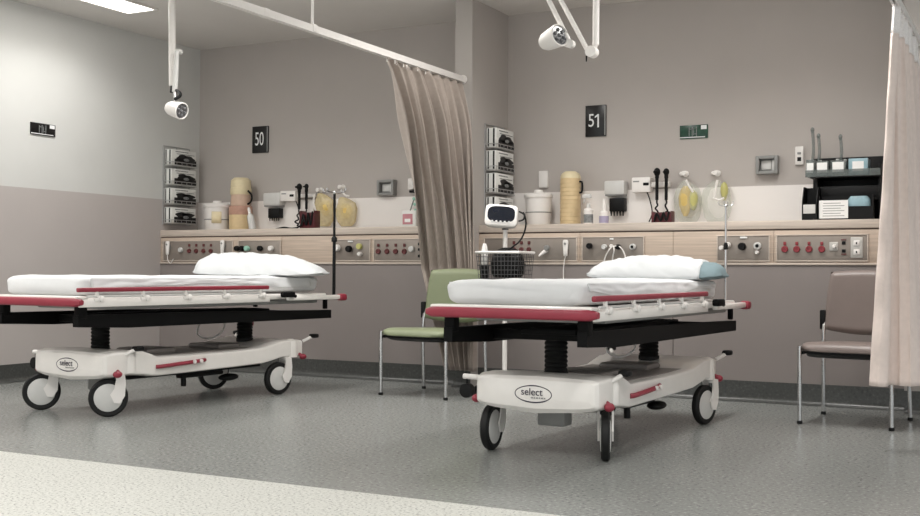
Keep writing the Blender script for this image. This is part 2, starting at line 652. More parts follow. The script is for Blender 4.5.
def fill_pd(pl):
    for x in (785, 797, 809.3, 822):
        round_outlet(pl, px(x), pz(x, 249.3), .023, 'redsock', name='power_socket')
        switch(pl, px(x), pz(x, 243.5), .019, .024, 'redsock')
    knob(pl, px(835), pz(835, 246.5), .013, 'white', 'data_plug', .04)
    switch(pl, px(834), pz(834, 246.5), .055, .06, 'plate_light', 'data_outlet')
    for y in (243, 251):
        switch(pl, px(844), pz(844, y), .024, .022, 'black', 'switch')
        switch(pl, px(844), pz(844, y + (-3.2 if y < 247 else 3.2)), .035, .008, 'darkred', 'label_strip')
    X = px(857)
    b = MB()
    b.box((X, YF - .010, 1.075), (.078, .008, .14), .004)
    b.build('switch_plate', MT['plate_light'], pl)
    for z in (1.105, 1.045):
        b = MB()
        b.box((X, YF - .016, z), (.040, .008, .036), .003)
        b.box((X, YF - .021, z), (.010, .004, .012), .001)
        b.build('rocker_switch', MT['white'], pl)
        b = MB()
        b.box((X, YF - .0225, z), (.009, .004, .013), .001)
        b.build('indicator', MT['black'], pl)


service_panel(XL, NX0, 'pale wood outlet panel and ledge behind the stretcher nearest the left wall', [-6.36, -5.877, -5.293], [
    (-7.212, -6.40, fill_p1), (-6.34, -5.876, fill_p2), (-5.33, -4.958, fill_p3), (-4.92, -4.461, fill_p4)])
service_panel(NX1, RX0, 'pale wood outlet panel and ledge between the divider and the pinkish curtain', [-3.10, -2.378, -1.66], [
    (-3.90, -3.122, fill_pa), (-3.077, -2.596, fill_pb), (-2.054, -1.689, fill_pc), (-1.638, -1.040, fill_pd)])


# ------------------------------------------------------------------ hand sets and loose tubes on the panels
def handset(x, y, label, cable):
    p = at(x, y, YF - .035)
    t = thing('call_handset', label, 'handset', p, 0, 'nurse call handsets on the service panels')
    b = MB()
    b.loft([[Vector((.021 * s * cos(2 * pi * k / 20), .012 * math.copysign(abs(sin(2 * pi * k / 20)) ** .6, sin(2 * pi * k / 20)) * min(1, s * 1.2), z)) for k in range(20)]
            for z, s in ((-.062, .5), (-.058, .72), (-.04, .8), (0, .95), (.035, 1.05), (.055, .95), (.062, .6))])
    b.build('body', MT['white'], t)
    b = MB()
    b.box((0, .019, .01), (.03, .02, .04), .004)
    b.build('holder', MT['grey'], t)
    b = MB()
    b.cyl((0, -.010, .032), (0, -.016, .032), .010, .008)
    b.build('button', MT['grey'], t)
    b = MB()
    b.tube(cable, .0035, 6, smooth=6)
    b.build('cable', MT['white'], t)


handset(167.5, 248, 'white call handset at the left end of the bay 50 panel', [(0, 0, -.06), (.005, 0, -.11), (.03, .008, -.14), (.06, .012, -.10)])
handset(222.3, 247, 'white call handset just above the pillow of bed 50', [(0, 0, -.06), (.0, 0, -.12), (.01, 0, -.2), (.05, .012, -.26), (.1, .018, -.2)])
handset(565.5, 248, 'white call handset with dangling cable left of bed 51 pillow', [(0, 0, -.06), (-.012, 0, -.12), (-.016, 0, -.2), (-.010, 0, -.32), (.02, .01, -.44), (.10, .018, -.36)])

b = MB()
pts = [at(603, 268, YF - .06), at(605, 258, YF - .06), at(609, 250, YF - .07), at(613, 246.5, YF - .06), at(614, 250, YF - .08), at(613, 256, YF - .07), at(612, 262, YF - .06)]
b.tube(pts, .005, 7, smooth=6)
pts = [at(613, 246.5, YF - .06), at(618, 246, YF - .05), at(622, 249, YF - .06), at(625, 256, YF - .06), at(626, 268, YF - .06)]
b.tube(pts, .005, 7, smooth=6)
tag(b.build('oxygen_tube', MT['white']), 'looped white oxygen tubing plugged in above the pillow of bed 51', 'tubing')


# ------------------------------------------------------------------ signs
def number_sign(p, w, h, s, sx, label, size):
    t = thing('number_sign', label, 'sign', p, 0, 'black bay number signs')
    b = MB()
    b.box((0, -.008, 0), (w, .016, h), .003)
    b.build('board', MT['sign'], t)
    b = MB()
    b.box((w / 2 - .008, -.0165, 0), (.010, .002, h * .94))
    b.build('edge_strip', MT['grey'], t)
    if s.endswith('1'):
        text(s[0], size, MT['signw'], t, (-.036, -.0172, 0), FACE_FRONT, sx)
        hc = size * .36
        b = MB()
        b.prism([(.016, -.0166, -hc), (.029, -.0166, -hc), (.029, -.0166, hc), (.018, -.0166, hc), (-.006, -.0166, hc * .66), (-.006, -.0166, hc * .42), (.016, -.0166, hc * .66)], (0, -.0012, 0))
        b.build('lettering', MT['signw'], t, smooth=False)
    else:
        text(s, size, MT['signw'], t, (-.008, -.0172, 0), FACE_FRONT, sx)


number_sign((-6.513, YB, 2.128), .185, .25, '50', .60, 'black sign numbered 50 on the wall of the left bay', .178)
number_sign((-3.172, YB, 2.110), .175, .25, '51', .80, 'black sign numbered 51 on the wall of the right bay', .148)


def info_sign(p, w, h, rz, label, m):
    t = thing('wall_sign', label, 'sign', p, rz, 'small wide signs high on the walls')
    b = MB()
    b.box((0, -.005, 0), (w, .010, h), .002)
    b.build('board', MT[m], t)
    b = MB()
    b.box((w * .36, -.0105, h * .30), (w * .2, .002, h * .3))
    b.box((-.01, -.0105, -h * .40), (w * .9, .002, h * .06))
    b.build('white_patch', MT['signw'], t)
    b = MB()
    for dx, hh in ((-.16, .62), (-.05, .7), (.0, .5), (.10, .74)):
        b.box((w * dx, -.0103, 0), (w * .025, .0016, h * hh))
    b.box((-w * .08, -.0103, h * .2), (w * .14, .0016, h * .05))
    b.box((w * .04, -.0103, -h * .16), (w * .12, .0016, h * .05))
    b.build('pictogram', MT['print_grey'], t)


info_sign((-2.376, YB, 1.981), .219, .104, 0, 'dark green wide sign on the back wall right of the number 51', 'gsign')
info_sign((XL, 6.482, 2.042), .255, .098, 90, 'black wide sign on the pale left wall', 'sign')


# ------------------------------------------------------------------ wire racks of glove boxes
def glove_rack(origin, W, D, tiers, yaw, label, boxlabels, group):
    """local: x along the wall, -y out of the wall, z up"""
    t = thing('wire_rack', label, 'rack', origin, yaw, 'wall racks for glove boxes')
    z0, z1 = tiers[0][0] - .012, tiers[-1][1] + .03
    b = MB()
    for x in (-W / 2 - .006, 0, W / 2 + .006):
        b.cyl((x, -.006, z0), (x, -.006, z1), .004, n=8)
    for z in (z0, z1):
        b.cyl((-W / 2 - .006, -.006, z), (W / 2 + .006, -.006, z), .004, n=8)
    b.build('back_frame', MT['steel'], t)
    for (a, c) in tiers:
        b = MB()
        for z in (a - .006, a + .03):
            b.tube([(-W / 2 - .006, -.006, z), (-W / 2 - .006, -D - .008, z), (W / 2 + .006, -D - .008, z), (W / 2 + .006, -.006, z)], .0032, 6)
        for k in range(6):
            x = -W / 2 + W * k / 5
            b.tube([(x, -.006, a - .006), (x, -D - .008, a - .006), (x, -D - .008, a + .03)], .0025, 6)
        b.build('wire_basket', MT['steel'], t)
    R = Matrix.Rotation(radians(yaw), 4, 'Z')
    rnd = random.Random(len(label))
    for i, (a, c) in enumerate(tiers):
        p = Vector(origin) + R @ Vector((0, -D / 2 - .008, a))
        hh = c - a
        g = thing('glove_box', boxlabels[i], 'box', p, yaw, group)
        b = MB()
        b.box((0, 0, hh / 2), (W - .008, D - .012, hh - .006), .003)
        b.build('carton', MT['boxw'], g)
        yf = -(D - .012) / 2 - .001
        b = MB()
        b.box((.02, yf, hh * .22), (W * .86, .002, hh * .36))
        n = 20
        for (cx, cz, rx, rz) in ((-.04 + .03 * rnd.random(), hh * .50, W * .24, hh * .20), (.06, hh * (.42 + .1 * rnd.random()), W * .24, hh * .17)):
            b.prism([(cx + rx * cos(2 * pi * k / n) * (1 + .25 * sin(3 * 2 * pi * k / n + i)), yf + .001, cz + rz * sin(2 * pi * k / n)) for k in range(n)], (0, -.002, 0))
        b.build('black_print', MT['print_black'], g)
        b = MB()
        b.box((-.03, yf, hh * .86), (W * .5, .002, hh * .05))
        b.box((.02, yf, hh * .72), (W * .7, .002, hh * .035))
        b.prism([(.03 + W * .11 * cos(2 * pi * k / n), yf - .001, hh * .40 + hh * .09 * sin(2 * pi * k / n)) for k in range(n)], (0, -.002, 0))
        b.build('grey_print', MT['print_grey'], g)
        xe = -(W - .008) / 2 - .001
        b = MB()
        b.box((xe, -.022, hh * .5), (.002, .014, hh * .9))
        b.box((xe, .026, hh * .5), (.002, .010, hh * .9))
        b.build('end_print', MT['print_black'], g)


pos = ('topmost', 'second from the top', 'third from the top', 'bottom one')
zt = [(1.335, 1.485), (1.515, 1.665), (1.695, 1.845), (1.875, 2.025)]
names_l = ['white and black glove box, ' + s + ' in the rack on left wall' for s in ('bottom one', 'third down', 'second down', 'topmost')]
names_r = ['white and black glove box, ' + s + ' in the rack on the divider wall' for s in ('bottom one', 'third down', 'second down', 'topmost')]
glove_rack((XL, 8.07, 0), .345, .095, zt, 90, 'chrome wire rack of four glove boxes on the left wall', names_l, 'glove boxes in the left wall rack')
zt = [(1.365, 1.50), (1.53, 1.69), (1.71, 1.87), (1.89, 2.05)]
glove_rack((NX1, 8.13, 0), .335, .10, zt, 90, 'chrome wire rack of four glove boxes on the divider right face', names_r, 'glove boxes in the divider rack')


# ------------------------------------------------------------------ wall-mounted and standing things on the ledges
LEDGE = 1.266
PXM = lambda Y: Y / F_PX * 1.04     # rough metres per photo pixel at a depth


def sharps_bin(xc, ytop, wpx, label, sticker=True):
    Y = 8.22
    p = at(xc, ytop, Y)
    r = wpx / 2 * (at(xc + 1, ytop, Y) - at(xc, ytop, Y)).x
    hgt = p.z - LEDGE
    t = thing('sharps_bin', label, 'bin', (p.x, Y, LEDGE), 0, 'white round bins on the ledges')
    b = MB()
    b.lathe([(r * .80, 0), (r * .86, .01), (r * .93, hgt * .75), (r * .93, hgt * .78), (r * .90, hgt * .79)], n=28)
    b.build('tub', MT['white'], t)
    b = MB()
    b.lathe([(r * 1.0, hgt * .775), (r * 1.02, hgt * .80), (r * 1.02, hgt * .86), (r * .9, hgt * .90), (r * .35, hgt * .92), (r * .30, hgt), (0, hgt)], n=28)
    b.build('lid', MT['white'], t)
    b = MB()
    b.lathe([(r * .915, hgt * .36), (r * .93, hgt * .37), (r * .93, hgt * .385), (r * .915, hgt * .39)], n=28)
    b.build('band', MT['grey'], t)
    if not sticker:
        return
    b = MB()
    rr = r * .94
    b.grid(lambda u, v: Vector((rr * sin(.25 + .75 * u), -rr * cos(.25 + .75 * u), hgt * (.25 + .38 * v))), 8, 2)
    b.build('label_sticker', MT['tanpale'], t, solid=.001)


sharps_bin(217.5, 201, 22, 'white round lidded bin left of the tan canisters in bay 50')
sharps_bin(538.5, 190, 26, 'white round lidded bin below the blank wall box in bay 51', False)

# cup/canister stacks
Y = 8.25
p = at(241, 178, Y)
k = (at(242, 178, Y) - at(241, 178, Y)).x
t = thing('canister', 'tall tan canister with pale cap and pink band in bay 50', 'canister', (p.x, Y, LEDGE))
h = p.z - LEDGE
b = MB(); b.lathe([(9.2 * k, 0), (9.2 * k, h * .30)], n=26); b.build('base_jar', MT['tan'], t)
b = MB(); b.lathe([(9.2 * k, h * .30), (9.4 * k, h * .31), (9.2 * k, h * .46), (8.4 * k, h * .47)], n=26); b.build('pink_band', MT['pinkband'], t)
b = MB(); b.lathe([(8.0 * k, h * .46), (8.2 * k, h * .52), (7.6 * k, h * .68), (6.8 * k, h * .69)], n=26); b.build('middle_jar', MT['tanpink'], t)
b = MB(); b.lathe([(8.0 * k, h * .68), (8.4 * k, h * .70), (8.4 * k, h * .80), (8.0 * k, h * .81), (8.2 * k, h * .83), (7.8 * k, h * .95), (5.5 * k, h), (0, h)], n=26)
b.build('cap', MT['tanpale'], t)
b = MB(); b.tube([(8.5 * k, -.02, h * .75), (12 * k, -.02, h * .66), (11.5 * k, -.02, h * .55), (8.3 * k, -.02, h * .5)], .009, 8, smooth=4)
b.build('handle', MT['black'], t)

p = at(570.5, 171, Y)
k = (at(571.5, 171, Y) - at(570.5, 171, Y)).x
h = p.z - LEDGE
t = thing('canister', 'tall yellow ribbed canister with white dome in bay 51', 'canister', (p.x, Y, LEDGE))
prof = [(9.5 * k, 0)]
for i in range(11):
    z = h * (.02 + .075 * i)
    prof += [(9.7 * k, z), (9.4 * k, z + h * .07)]
b = MB(); b.lathe(prof + [(9.5 * k, h * .86)], n=28); b.build('ribbed_body', MT['tan'], t)
b = MB(); b.lathe([(9.6 * k, h * .86), (9.4 * k, h * .90), (8 * k, h * .955), (5 * k, h * .99), (0, h)], n=28); b.build('dome', MT['tanpale'], t)
b = MB(); b.tube([(9.5 * k, -.01, h * .80), (12 * k, -.01, h * .78), (12 * k, -.01, h * .62), (9.5 * k, -.01, h * .6)], .008, 8, smooth=4)
b.build('clip', MT['black'], t)


def bottle(x0, x1, ytop, ybody, label, capm, bodym, Y=8.10, spray=False):
    p = at((x0 + x1) / 2, ytop, Y)
    k = (at(601, 200, Y) - at(600, 200, Y)).x
    r = (x1 - x0) / 2 * k
    hb = at((x0 + x1) / 2, ybody, Y).z - LEDGE
    h = p.z - LEDGE
    t = thing('bottle', label, 'bottle', (p.x, Y, LEDGE), 0, 'small bottles on the bay 51 ledge')
    b = MB()
    b.lathe([(r * .9, 0), (r, .008), (r, hb * .88), (r * .7, hb * .97), (r * .4, hb), (r * .4, hb + .01)], n=20)
    b.build('body', MT['white'], t)
    b = MB()
    b.lathe([(r * 1.01, hb * .12), (r * 1.01, hb * .62)], n=20)
    b.build('label_band', MT[bodym], t)
    b = MB()
    if spray:
        b.lathe([(r * .42, hb), (r * .42, hb + .03), (r * .3, hb + .035)], n=14)
        b.box((-r * .35, 0, h - .018), (r * 1.9, .022, .034), .006)
        b.box((-r * .9, 0, h - .048), (.010, .012, .045), .003, rot=Matrix.Rotation(.35, 3, 'Y'))
    else:
        b.lathe([(r * .45, hb), (r * .45, hb + (h - hb) * .5), (r * .3, h), (0, h)], n=14)
    b.build('cap', MT[capm], t)


bottle(584, 593, 194, 208, 'white spray bottle with printed label right of yellow canister', 'palegrey', 'print_grey', spray=True)
bottle(599.5, 608.5, 199, 211, 'small white and lavender bottle below the grey dispenser', 'white', 'lavender')

Y = 8.12
t = thing('spray_bottle', 'crumpled white tube bottle leaning beside the tan canister in bay 50', 'bottle', at(253, 226, Y))
t.location.z = LEDGE
b = MB()
b.lathe([(.030, 0), (.034, .02), (.03, .13), (.012, .16)], n=16, axis=(-.25, 0, 1))
b.build('body', MT['palegrey'], t)
b = MB()
b.lathe([(.013, .155), (.014, .2), (.008, .215)], n=12, axis=(-.25, 0, 1))
b.build('nozzle', MT['white'], t)


def dispenser(x0, x1, y0, y1, y2, bx0, bx1, label):
    """grey head box with a row of black cones hanging below"""
    Y = 8.30
    a, c = at(x0, y0, Y), at(x1, y1, Y)
    t = thing('specula_dispenser', label, 'dispenser', ((a.x + c.x) / 2, YB, (a.z + c.z) / 2), 0, 'grey dispensers with black tips')
    w, hh, d = c.x - a.x, a.z - c.z, YB - Y
    b = MB()
    b.box((0, -d / 2, 0), (w, d, hh), .01)
    b.build('housing', MT['palegrey'], t)
    b = MB()
    b.box((0, -d * .5, -hh * .53), (w * .94, d * .9, hh * .16), .006)
    b.build('collar', MT['grey'], t)
    bx = [at(bx0, y1, Y).x - (a.x + c.x) / 2, at(bx1, y1, Y).x - (a.x + c.x) / 2]
    zb = at(x0, y2, Y).z - (a.z + c.z) / 2
    b = MB()
    b.box(((bx[0] + bx[1]) / 2, -d * .5, (-hh * .55 + zb * .62 - hh * .1) / 1.55), (bx[1] - bx[0], d * .7, abs(-hh * .5 - zb) * .62), .006)
    b.build('tip_magazine', MT['black'], t)
    n = 5
    for i in range(n):
        x = bx[0] + (bx[1] - bx[0]) * (i + .5) / n
        b = MB()
        b.cyl((x, -d * .7, zb + .05), (x, -d * .7, zb), .010, .004, 10)
        b.build('tip', MT['black'], t)


dispenser(263, 279.5, 193, 205, 221, 267, 278, 'grey wall dispenser with black tips in bay 50')
dispenser(604, 624, 181, 194, 216, 608.5, 623.5, 'grey wall dispenser with black tips in bay 51')


def diagnostic_set(x0, x1, y0, y1, xr, heads, cordx, label, ybot, bx):
    Y = 8.31
    a, c = at(x0, y0, Y), at(x1, y1, Y)
    o = Vector(((a.x + c.x) / 2, YB, (a.z + c.z) / 2))
    t = thing('diagnostic_set', label, 'medical instrument', o, 0, 'wall diagnostic sets')
    w, hh, d = c.x - a.x, a.z - c.z, YB - Y
    L = lambda x, y, yy=Y: at(x, y, yy) - o
    b = MB()
    b.box((0, -d / 2, 0), (w, d, hh), .008)
    b.build('transformer', MT['white'], t)
    b = MB()
    q = L(x0 + (x1 - x0) * .78, y0 + (y1 - y0) * .45)
    b.box((q.x, -d - .002, q.z), (.045, .006, .022), .003)
    b.build('switch', MT['black'], t)
    b = MB()
    q = L(x0 + (x1 - x0) * .25, y0 + (y1 - y0) * .28)
    b.box((q.x, -d - .001, q.z), (.05, .003, .010))
    b.build('nameplate', MT['grey'], t)
    b = MB()
    e = L(xr, (y0 + y1) / 2)
    b.box(((w / 2 + e.x) / 2, -d * .45, 0), (e.x - w / 2, d * .6, hh * .35), .008)
    b.build('cradle_rail', MT['white'], t)
    for i, (hx, hy, r) in enumerate(heads):
        q = L(hx, hy, Y - .03)
        bq = L(hx, y1 + 8, Y - .03)
        b = MB()
        b.lathe([(.012, 0), (.013, q.z - bq.z - .05), (.016, q.z - bq.z - .045), (.015, q.z - bq.z - .015), (.010, q.z - bq.z - .01)], (q.x, q.y, bq.z), n=12)
        b.ball((q.x, q.y, q.z), r, (1, 1, 1.25), 10)
        b.cyl((q.x, q.y - r * .6, q.z), (q.x - .01, q.y - r * 1.8, q.z - .003), r * .55, r * .3, 10)
        b.build('instrument_handle', MT['black'], t)
        z1 = at(hx, ybot, Y - .1).z - o.z
        b = MB()
        pts = [(q.x, q.y, bq.z)]
        for k in range(8):
            u = (k + 1) / 8
            pts.append((q.x + .03 * sin(k * 2.2 + i * 2) * u + (.02 * u), q.y - .07 * u, bq.z + (z1 - bq.z) * u))
        b.tube(pts, .007, 8, smooth=4)
        b.build('coiled_cord', MT['black'], t)
    b = MB()
    q0 = L(cordx, y1, Y + .03)
    q1 = L(cordx + 2, ybot, Y - .05)
    b.tube([q0, q0 + (q1 - q0) * .3 + Vector((.02, 0, 0)), q0 + (q1 - q0) * .7 + Vector((.03, 0, 0)), q1], .005, 7, smooth=6)
    b.build('power_cord', MT['black'], t)
    # the cuff basket standing on the ledge under the set
    Yk = 8.05
    p0, p1 = at(bx[0], bx[2], Yk), at(bx[1], bx[2], Yk)
    k = thing('cuff_basket', label.split(' instrument')[0].replace('white wall', 'small dark red') + ' cuff basket under the instruments', 'basket',
              ((p0.x + p1.x) / 2, Yk, LEDGE), 0, 'dark red cuff baskets')
    ww, zz = p1.x - p0.x, p0.z - LEDGE
    b = MB()
    b.box((0, 0, .005), (ww, .09, .008), .002)
    for sx in (-1, 1):
        b.box((sx * ww / 2, 0, zz / 2), (.006, .09, zz), .002)
        b.box((0, sx * .043, zz * .45), (ww, .004, zz * .9), .001)
    b.build('tray', MT['maroon'], k)
    b = MB()
    pts = [(-ww * .35, -.055, zz * .15), (-ww * .2, -.06, zz * .8), (0, -.055, zz * .2), (ww * .15, -.06, zz * .85), (ww * .3, -.055, zz * .2), (ww * .42, -.05, zz * .95)]
    b.tube(pts, .008, 8, smooth=6)
    b.build('cuff_hose', MT['black'], k)


diagnostic_set(280, 295, 191, 201, 312, [(299.3, 187, .026), (306.5, 186.5, .020)], 296, 'white wall instrument set with two black heads in bay 50', 226, (303, 317, 211))
diagnostic_set(631.5, 650, 177.5, 192, 668, [(657, 172, .026), (666.3, 172, .023)], 647, 'white wall instrument set with two black heads in bay 51', 222, (653.5, 672.5, 211.5))

# loose black cable on the bay 50 ledge
b = MB()
b.tube([at(276, 229, 8.0), at(284, 227.5, 8.0), at(292, 228.5, 8.0), at(300, 226, 7.98), at(304, 218, 8.0)], .008, 8, smooth=6)
o = tag(b.build('cable', MT['black']), 'black cable lying along the bay 50 ledge left of the cuff basket', 'cable')


# ------------------------------------------------------------------ hanging masks in bags
def pouch(name, m, parent, pts_w, z0, z1, depth, bulge=1.0, seed=0):
    """soft pouch: width profile list, flattened lens section"""
    n = 24
    rings = []
    for i, (f, cx, w) in enumerate(pts_w):
        z = z1 + (z0 - z1) * f
        ring = []
        for k in range(n):
            a = 2 * pi * k / n
            nz = 1 + .12 * noise.noise(Vector((cos(a) * 1.5 + seed, sin(a) * 1.5, f * 4)))
            ring.append(Vector((cx + w / 2 * cos(a) * nz, -depth / 2 + depth / 2 * sin(a) * nz * bulge * min(1, .25 + 2.2 * min(f, 1 - f) + .2), z)))
        rings.append(ring)
    b = MB()
    b.loft(rings)
    return b.build(name, MT[m], parent)


def mask_bag(x0, x1, y0, y1, hookx, hooky, label, bag_m, mask, straps, seed):
    Y = 8.30
    a, c = at(x0, y0, Y), at(x1, y1, Y)
    hk = at(hookx, hooky, 8.36)
    o = Vector((hk.x, YB, hk.z))
    t = thing('oxygen_mask_bag', label, 'mask bag', o, 0, 'bagged oxygen masks hanging on the walls')
    b = MB()
    b.lathe([(.024, 0), (.024, .012), (.010, .016), (.009, .05), (.018, .055), (.018, .068), (0, .07)], (0, 0, 0), (0, -1, 0), 16)
    b.ball((-.03, -.02, .0), .017)
    b.build('hook', MT['white'], t)
    cx, w = (a.x + c.x) / 2 - o.x, c.x - a.x
    z0, z1 = max(c.z - o.z, LEDGE + .01 - o.z), a.z - o.z
    pouch('clear_bag', bag_m, t, [(0, cx * .3, w * .2), (.08, cx * .6, w * .55), (.2, cx, w * .86), (.4, cx, w), (.65, cx, w * .98), (.85, cx, w * .85), (.97, cx, w * .62), (1, cx, w * .5)], z0, z1, .09, seed=seed)
    for (mx0, mx1, my0, my1, mm) in mask:
        p, q = at(mx0, my0, Y), at(mx1, my1, Y)
        mc = (p.x + q.x) / 2 - o.x
        mw = q.x - p.x
        pouch('mask', mm, t, [(0, mc, mw * .25), (.12, mc, mw * .7), (.35, mc, mw), (.6, mc, mw * .95), (.85, mc, mw * .6), (1, mc, mw * .25)], q.z - o.z, p.z - o.z, .06, seed=seed + 3).location.y = -.03
    for st in straps:
        b = MB()
        b.tube([at(x, y, 8.26) - o for x, y in st], .0085, 8, smooth=5)
        b.build('white_strap', MT['white'], t)


mask_bag(311, 331, 193, 226, 319, 190, 'yellow mask in clear bag left of the drip pole in bay 50', 'yellowbag',
         [(318, 328, 200, 216, 'yellow')], [[(315, 194), (313.5, 202), (316, 212)]], 1)
mask_bag(333, 353.5, 197, 226, 341, 187, 'yellow filled clear bag right of the drip pole in bay 50', 'yellowbag',
         [(338, 350, 203, 219, 'yellow')], [[(341, 190), (345, 195), (349, 196)]], 5)
mask_bag(672, 700, 181, 224, 684.5, 173.5, 'yellow mask in clear bag right of the instrument set in bay 51', 'bag',
         [(677, 691, 186, 216, 'yellow'), (687, 697, 190, 210, 'lime')], [[(686, 180), (689, 186), (693, 192)]], 9)
mask_bag(700, 730, 181, 224, 716.5, 173, 'lime mask in clear bag with a white strap, nearest the chrome pole', 'bag',
         [(719, 727, 182, 200, 'lime')], [[(717.5, 180), (715.5, 190), (714.5, 199)], [(713, 198), (719, 200), (724, 198)]], 13)


# ------------------------------------------------------------------ recessed outlet boxes, switches
def outlet_box(x0, x1, y0, y1, label):
    Y = 8.33
    a, c = at(x0, y0, Y), at(x1, y1, Y)
    o = Vector(((a.x + c.x) / 2, YB, (a.z + c.z) / 2))
    w, h, d = c.x - a.x, a.z - c.z, YB - Y
    t = thing('wall_outlet_box', label, 'outlet', o, 0, 'grey outlet boxes on the back wall')
    b = MB()
    for sx in (-1, 1):
        b.box((sx * (w / 2 - .012), -d / 2, 0), (.024, d, h), .004)
        b.box((0, -d / 2, sx * (h / 2 - .012)), (w - .048, d, .024), .004)
    b.box((0, -.006, 0), (w - .03, .012, h - .03))
    b.build('hood', MT['grey'], t)
    b = MB()
    b.box((-.01, -.02, 0), (w * .45, .02, h * .5), .004)
    b.box((w * .28, -.022, -.005), (w * .18, .03, h * .6), .004)
    b.build('socket', MT['palegrey'], t)


outlet_box(376.5, 393, 180, 195, 'grey hooded outlet box on the bay 50 wall')
outlet_box(755.5, 777.5, 156, 173.5, 'grey hooded outlet box on the bay 51 wall')


def wall_plate(x0, x1, y0, y1, label, m, dots):
    Y = 8.37
    a, c = at(x0, y0, Y), at(x1, y1, Y)
    o = Vector(((a.x + c.x) / 2, YB, (a.z + c.z) / 2))
    w, h = c.x - a.x, a.z - c.z
    t = thing('wall_switch', label, 'switch', o)
    b = MB()
    b.box((0, -.014, 0), (w, .028, h), .006)
    b.build('cover', MT[m], t)
    for z, s, mm in dots:
        b = MB()
        b.box((0, -.030, h * z), (w * .45, .006, h * s), .002)
        b.build('button', MT[mm], t)


wall_plate(538.5, 547.5, 171, 187.5, 'blank white wall box above the round bin in bay 51', 'white', [])
wall_plate(795, 803.5, 146.5, 164.5, 'white switch plate left of the black shelf bins', 'white', [(.12, .12, 'grey'), (-.2, .22, 'black')])

# ------------------------------------------------------------------ shelf bins at the right of bay 51
Y = 8.12
A = lambda x, y, yy=Y: at(x, y, yy)
x0, x1 = A(806, 180).x, A(881, 180).x
t = thing('storage_rack', 'black two tier storage rack standing on the ledge by right curtain', 'rack', ((x0 + x1) / 2, 8.25, LEDGE))
o = t.location.copy()
ZT2 = A(840, 154).z - LEDGE
W2 = x1 - x0
b = MB()
b.box((.0, .12, ZT2 * .5), (W2 - .01, .012, ZT2 - .002), .002)
b.build('back_panel', MT['black'], t)
zs = A(840, 176).z - LEDGE
for sx in (-1, 1):
    b = MB()
    b.box((.03 + sx * (W2 / 2 - .041), .0, ZT2 * .42), (.012, .25, ZT2 * .84), .003)
    b.build('side_panel', MT['black'], t)
b = MB()
b.box((.015, -.02, zs - .006), (W2 - .03, .28, .012), .003)
b.build('upper_shelf', MT['black'], t)
b = MB()
b.box((.03, -.0, zs * .62), (W2 - .08, .22, .10), .003)
b.build('lower_shelf', MT['black'], t)
b = MB()
b.box((0, -.16, zs + .02), (W2, .006, .05), .002)
b.build('front_lip', MT['smoke'], t)

ups = [(806, 814, 154, 175, 'smoke', 'clear tube bin, leftmost on the black rack'), (816, 828, 156, 175, 'smoke', 'clear bin of packets, second from left on black rack'),
       (830, 846, 155, 175, 'smoke', 'wide clear bin of packets, middle of the black rack'), (848, 868, 153, 175, 'bluepack', 'green tinted bin, rightmost on the black rack')]
for i, (a0, a1, yt, yb, m, lab) in enumerate(ups):
    p, q = at(a0, yt, 8.10), at(a1, yb, 8.10)
    g = thing('storage_bin', lab + ' top', 'bin', ((p.x + q.x) / 2, 8.17, LEDGE + zs), 0, 'small bins along the black rack top')
    w, h = q.x - p.x, (p.z - LEDGE - zs) * .75
    b = MB()
    b.box((0, 0, .004), (w * .9, .12, .006))
    for sx in (-1, 1):
        b.box((sx * w * .46, 0, h / 2), (.005, .13, h), .001)
        b.box((0, sx * .062, h / 2), (w * .92, .005, h), .001)
    b.build('tray', MT[m], g)
    b = MB()
    b.box((0, -.069, .062), (.075 if i > 1 else w * .85, .002, .07))
    b.build('paper_label', MT['paper'], g)
    rr = random.Random(i)
    for k in range(3):
        b = MB()
        xx = w * (-.25 + .25 * k)
        b.cyl((xx, .0, .01), (xx + rr.uniform(-.012, .012), .02, h * rr.uniform(.9, 1.15)), .010, .012, 10)
        b.build('packet', MT['bluepack' if i == 3 or k == 1 else 'palegrey'], g)


def catheter(px_, y0, y1, label):
    p0, p1 = at(px_, y1, 8.17), at(px_ + 1.5, y0, 8.17)
    b = MB()
    b.tube([p0, p0 + (p1 - p0) * .5 + Vector((.012, 0, 0)), p1], .011, 9, smooth=6)
    b.ball(p1, .014, (1, 1, 1.4))
    tag(b.build('catheter_tube', MT['smoke']), label, 'tube', 'clear tubes standing on the rack')


catheter(811, 130, 172, 'clear plastic tube sticking up from the left end of black rack')
catheter(817, 136, 170, 'shorter clear plastic tube beside the leftmost tall one on black rack')
catheter(839, 137, 170, 'clear plastic tube sticking up from the middle of black rack')

p, q = at(803, 187, 8.03), at(818, 219, 8.03)
g = thing('storage_bin', 'dark open bin at lower left of the black rack', 'bin', ((p.x + q.x) / 2, 8.08, LEDGE))
w, h = q.x - p.x, p.z - LEDGE
b = MB()
b.box((0, 0, .004), (w, .18, .008))
b.prism([(-w / 2, -.09, 0), (-w / 2, .09, 0), (-w / 2, .09, h), (-w / 2, -.03, h), (-w / 2, -.09, h * .55)], (.006, 0, 0))
b.prism([(w / 2 - .006, -.09, 0), (w / 2 - .006, .09, 0), (w / 2 - .006, .09, h), (w / 2 - .006, -.03, h), (w / 2 - .006, -.09, h * .55)], (.006, 0, 0))
b.box((0, -.088, h * .25), (w, .006, h * .5))
b.box((0, .088, h * .5), (w, .006, h))
b.build('tray', MT['black'], g)
b = MB()
b.box((-.0, -.0935, h * .34), (w * .8, .004, h * .26), .001)
b.build('paper_label', MT['palegrey'], g)

